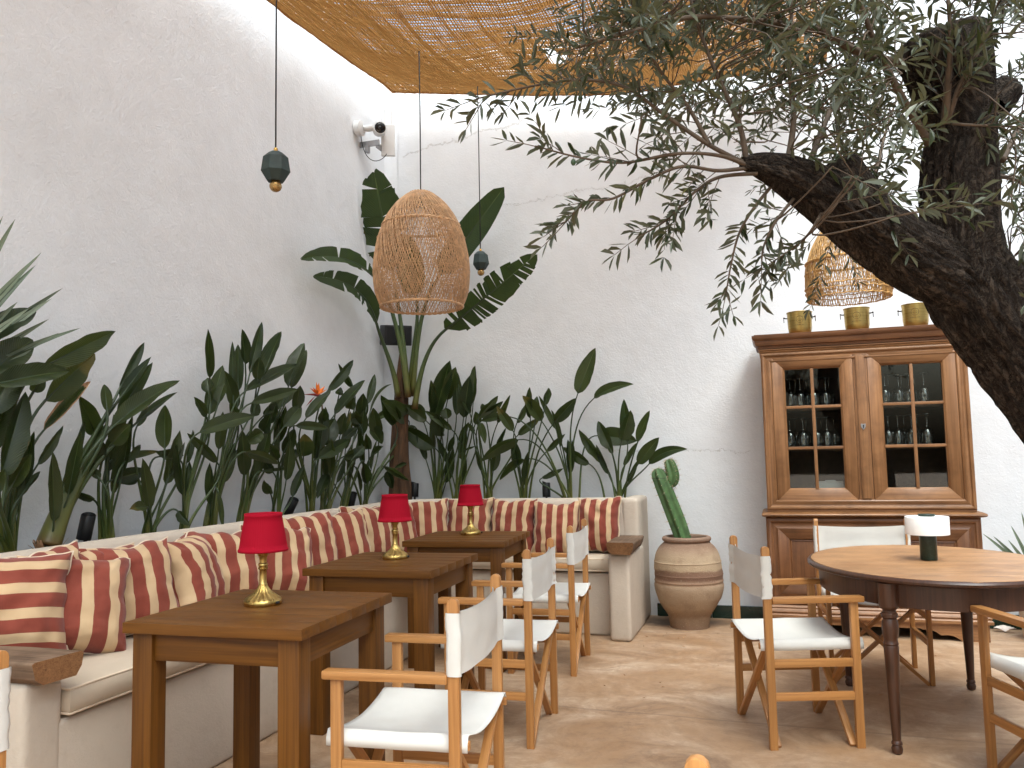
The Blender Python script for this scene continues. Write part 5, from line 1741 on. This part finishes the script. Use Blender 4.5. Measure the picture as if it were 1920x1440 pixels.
limb([wpt(q) for q in ((1860, 200, D0-.03, 60), (1885, 170, D0-.03, 58), (1893, 160, D0-.03, 50))], 'sawn_stub', seed=15, ring=48)

leafV = []; leafF = []; leafUV = []
rd = random.Random(11)
tw = G()
def olive_leaf(p, d, nrm, L, W):
    d = d.normalized(); sd = d.cross(nrm)
    if sd.length < 1e-4: sd = d.orthogonal()
    sd.normalize(); nn = sd.cross(d)
    cv = rd.uniform(-.12, .22)*L
    b = len(leafV)
    m1, m2 = p+d*L*.33+nn*cv*.6, p+d*L*.7+nn*cv*.8
    f = W*.22
    leafV.extend([tuple(q-O) for q in (p, m1-sd*W*.46+nn*f, m2-sd*W*.40+nn*f, p+d*L, m2+sd*W*.40+nn*f, m1+sd*W*.46+nn*f, )])
    leafF.append((b, b+3, b+2, b+1)); leafF.append((b, b+5, b+4, b+3))
    k = min(.999, max(0, rd.gauss(.45, .22)))
    if rd.random() < .015: k = .999
    leafUV.extend([(k, 0)]*8)

def twig(p, d, L, lean=V((0, 0, -1)), lsz=1.0, dens=1.0, rad=.0016, tip=True):
    """a leafy shoot: opposite pairs along a curved stalk"""
    d = d.normalized()
    n = max(4, int(L/.021*dens))
    pts = [p]; q = p.copy(); dd = d.copy()
    side = dd.orthogonal().normalized()
    for i in range(n):
        dd = (dd+lean*.022+V((rd.gauss(0, .05), rd.gauss(0, .05), rd.gauss(0, .05)))).normalized()
        q = q+dd*(L/n)
        pts.append(q.copy())
        side = (side-dd*side.dot(dd)).normalized()
        if i % 2: side = dd.cross(side)
        if i < n*.12: continue
        for s in (-1, 1):
            if rd.random() < .10: continue
            sp = rd.uniform(.45, 1.0)
            ld = (dd*sp+side*s*(1.15-sp*.4)+V((rd.gauss(0, .2), rd.gauss(0, .2), rd.gauss(0, .2)-.05))).normalized()
            ll = rd.uniform(.034, .062)*lsz*(.75 if i > n*.85 else 1)
            olive_leaf(q, ld, (V((0, 0, 1))+V((rd.gauss(0, .6), rd.gauss(0, .6), rd.gauss(0, .3)))), ll, ll*rd.uniform(.17, .24))
    if tip: olive_leaf(q, dd, V((0, 0, 1)), .045*lsz, .009)
    tw.tube(pts[::2] if len(pts) > 4 else pts, [rad*(1-.75*i/len(pts[::2])) for i in range(len(pts[::2]))] if len(pts) > 4 else rad, 4)
    return pts

# boughs read off the photograph: (x, y, distance) and base thickness
BOUGHS = [
    ([(1400, 308, 2.2), (1330, 272, 2.2), (1250, 218, 2.2), (1170, 163, 2.2), (1080, 150, 2.2), (980, 165, 2.2), (895, 185, 2.2)], .006),
    ([(1405, 312, 2.2), (1350, 292, 2.15), (1270, 288, 2.1), (1170, 305, 2.1), (1090, 296, 2.1), (1015, 277, 2.1)], .0055),
    ([(1400, 315, 2.2), (1345, 320, 2.15), (1280, 312, 2.1), (1220, 335, 2.1), (1150, 372, 2.1), (1100, 378, 2.1), (1062, 415, 2.1)], .005),
    ([(1420, 325, 2.2), (1350, 332, 2.2), (1305, 358, 2.15), (1250, 412, 2.15), (1205, 440, 2.15)], .005),
    ([(1450, 345, 2.25), (1412, 392, 2.2), (1385, 440, 2.2), (1370, 500, 2.2), (1362, 548, 2.2)], .0045),
    ([(1490, 370, 2.25), (1455, 415, 2.2), (1432, 462, 2.2), (1428, 500, 2.2)], .0045),
    ([(1540, 400, 2.25), (1515, 440, 2.2), (1480, 470, 2.2), (1450, 490, 2.2)], .004),
    ([(1478, 300, 2.25), (1488, 220, 2.3), (1480, 120, 2.3), (1486, 0, 2.3), (1490, -80, 2.3)], .009),
    ([(1690, 118, 2.4), (1640, 108, 2.35), (1590, 88, 2.3), (1530, 55, 2.25), (1430, 40, 2.2), (1300, 32, 2.15), (1180, 60, 2.1), (1080, 90, 2.1)], .014),
    ([(1742, 268, 2.38), (1690, 180, 2.3), (1645, 90, 2.25), (1612, 0, 2.2), (1590, -90, 2.2)], .013),
    ([(1772, 232, 2.3), (1778, 150, 2.25), (1782, 60, 2.2), (1772, -60, 2.2)], .011),
    ([(1775, 232, 2.3), (1800, 160, 2.25), (1835, 95, 2.2), (1870, 10, 2.2)], .008),
    ([(1785, 232, 2.3), (1850, 236, 2.3), (1930, 238, 2.3)], .004),
    ([(1400, 305, 2.2), (1385, 230, 2.2), (1340, 130, 2.2), (1300, 20, 2.2), (1290, -60, 2.2)], .008),
    ([(1330, 272, 2.2), (1290, 200, 2.2), (1230, 120, 2.15), (1190, 20, 2.1)], .006),
    ([(1520, 300, 2.4), (1560, 200, 2.6), (1600, 120, 2.7), (1640, 30, 2.8)], .009),
    ([(1880, 300, 2.5), (1900, 260, 2.6), (1940, 180, 2.7), (1960, 60, 2.7)], .010),
    ([(1870, 330, 2.5), (1910, 340, 2.6), (1960, 380, 2.6)], .008),
    ([(1880, 480, 2.5), (1900, 500, 2.5), (1930, 540, 2.5), (1960, 560, 2.5)], .005),
    ([(1600, 420, 2.5), (1640, 330, 2.7), (1660, 250, 2.9), (1690, 160, 3.0)], .008),
]
bough_pts = []
for bi, (pts, r0) in enumerate(BOUGHS):
    P = [V(at(x, y, d)) for x, y, d in pts]
    C = [V(c) for c in catmull([tuple(p) for p in P], 8)]
    tw.tube(C, [r0*(1-.8*i/len(C))+.0008 for i in range(len(C))], 6)
    for i, c in enumerate(C):
        f = i/len(C)
        d = (C[min(i+1, len(C)-1)]-C[max(i-1, 0)]).normalized()
        bough_pts.append((c, d))
        if f < .12: continue
        if rd.random() < (.24 if bi < 4 else .10 if bi < 7 else .5):      # side shoots
            sd = V((rd.gauss(0, 1), rd.gauss(0, .8), rd.gauss(.1, .8))); sd = (sd-d*sd.dot(d)).normalized()
            twig(c, d*.8+sd*.8, rd.uniform(.06, .17)*(1.1-.5*f), V((0, 0, -1)), 1.0)
        for s in (-1, 1):
            if f > .35 and rd.random() < .8:
                sd = d.orthogonal().normalized(); k = rd.uniform(0, 6.28)
                sd = sd*cos(k)+d.cross(sd)*sin(k)
                olive_leaf(c, d*.7+sd, V((0, 0, 1))+V((rd.gauss(0, .5), rd.gauss(0, .5), 0)), rd.uniform(.038, .06), rd.uniform(.008, .012))
    twig(C[-1], C[-1]-C[-2], .09, V((0, 0, -.4)), 1.0)

# leafy mass: how thickly the crown covers each part of the picture
def dens(x, y):
    if x > 1900 and y < 560: return .75
    if x > 1860: return .8 if y < 330 else .55 if y < 520 else 0
    if 1690 < x <= 1860: return .3 if y < 60 else (.05 if y < 250 else .02)
    if 1500 < x <= 1690: return .95 if y < 250 else (.75 if y < 360-(1690-x)*.1 else .25 if y < 430 else 0)
    if 1330 < x <= 1500: return .9 if y < 250 else (.3 if y < 300 else 0)
    if 1180 < x <= 1330: return .85 if y < 170 else (.5 if y < 240 else 0)
    if 1060 < x <= 1180: return .7 if 20 < y < 130 else (.3 if y < 20 else 0)
    return 0
cnt = 0; tries = 0
while cnt < 380 and tries < 9000:
    tries += 1
    x, y = rd.uniform(1040, 1960), rd.uniform(-90, 560)
    if rd.random() > dens(x, max(0, y)): continue
    dp = rd.choice((rd.uniform(1.95, 2.4), rd.uniform(2.3, 3.0), rd.uniform(2.6, 3.5)))
    if 1690 < x < 1880: dp = rd.uniform(2.75, 3.5) if rd.random() < .75 else rd.uniform(2.05, 2.25)
    p = at(x, y, dp)
    near = min(bough_pts, key=lambda q: (q[0]-p).length_squared)
    d = (p-near[0])
    if d.length > .02 and d.length < .32:
        tw.tube(bez(near[0], near[0]+near[1]*d.length*.35, p-d*.25+V((0, 0, -.01)), p, 6), [.0030, .0028, .0026, .0024, .0022, .002, .0018], 4)
    dirn = (d.normalized() if d.length > .01 else V((0, 0, 1)))+V((rd.gauss(0, .7), rd.gauss(0, .7), rd.gauss(.05, .6)))
    twig(p, dirn, rd.uniform(.14, .30), V((0, 0, -.5)), 1.0)
    cnt += 1
me = bpy.data.meshes.new('crown')
me.from_pydata(leafV, [], leafF)
me.materials.append(MAT['olive_leaf'])
l = me.uv_layers.new(name='uv'); l.data.foreach_set('uv', [c for p in leafUV for c in p])
me.update()
cr = obj('crown', me, ol); cr['kind'] = 'stuff'
tw.v = [(x-O.x, y-O.y, z-O.z) for x, y, z in tw.v]
o = tw.build('twigs', 'bark_twig', ol, smooth='all'); o['kind'] = 'stuff'
for (x, y, d) in ((1075, 304, 2.1), (1303, 143, 2.2), (1088, 184, 2.2)):
    p = at(x, y, d)-O
    g = G(); g.lathe([(0, -.009), (.004, -.008), (.0065, -.003), (.0068, .001), (.005, .006), (.002, .0085), (0, .009)], 14)
    g.tube([(0, 0, .008), (.002, 0, .02)], .0008, 4)
    g.build('olive', 'olive_fruit', ol, M.Translation(p), smooth=True)
# a few fallen leaves on the floor
g = G(); rd = random.Random(77)
for k in range(46):
    x, y = rd.choice(((rd.uniform(-.95, .3), rd.uniform(3.0, 6.4)), (rd.gauss(-.75, .25), rd.gauss(5.9, .25)), (rd.uniform(.2, 1.6), rd.uniform(3.2, 6.3))))
    q = rd.uniform(0, 6.28); L_ = rd.uniform(.018, .036); d = V((cos(q), sin(q), 0)); e = V((-sin(q), cos(q), 0))
    p = V((x, y, .003))
    g.add([p, p+d*L_*.5-e*L_*.11+V((0, 0, .004)), p+d*L_+V((0, 0, rd.uniform(0, .006))), p+d*L_*.5+e*L_*.11], [(0, 1, 2, 3)])
tag(g.build('leaf_litter', 'dry_leaf'), 'few dry olive leaves scattered on the cement floor', 'leaves', kind='stuff')
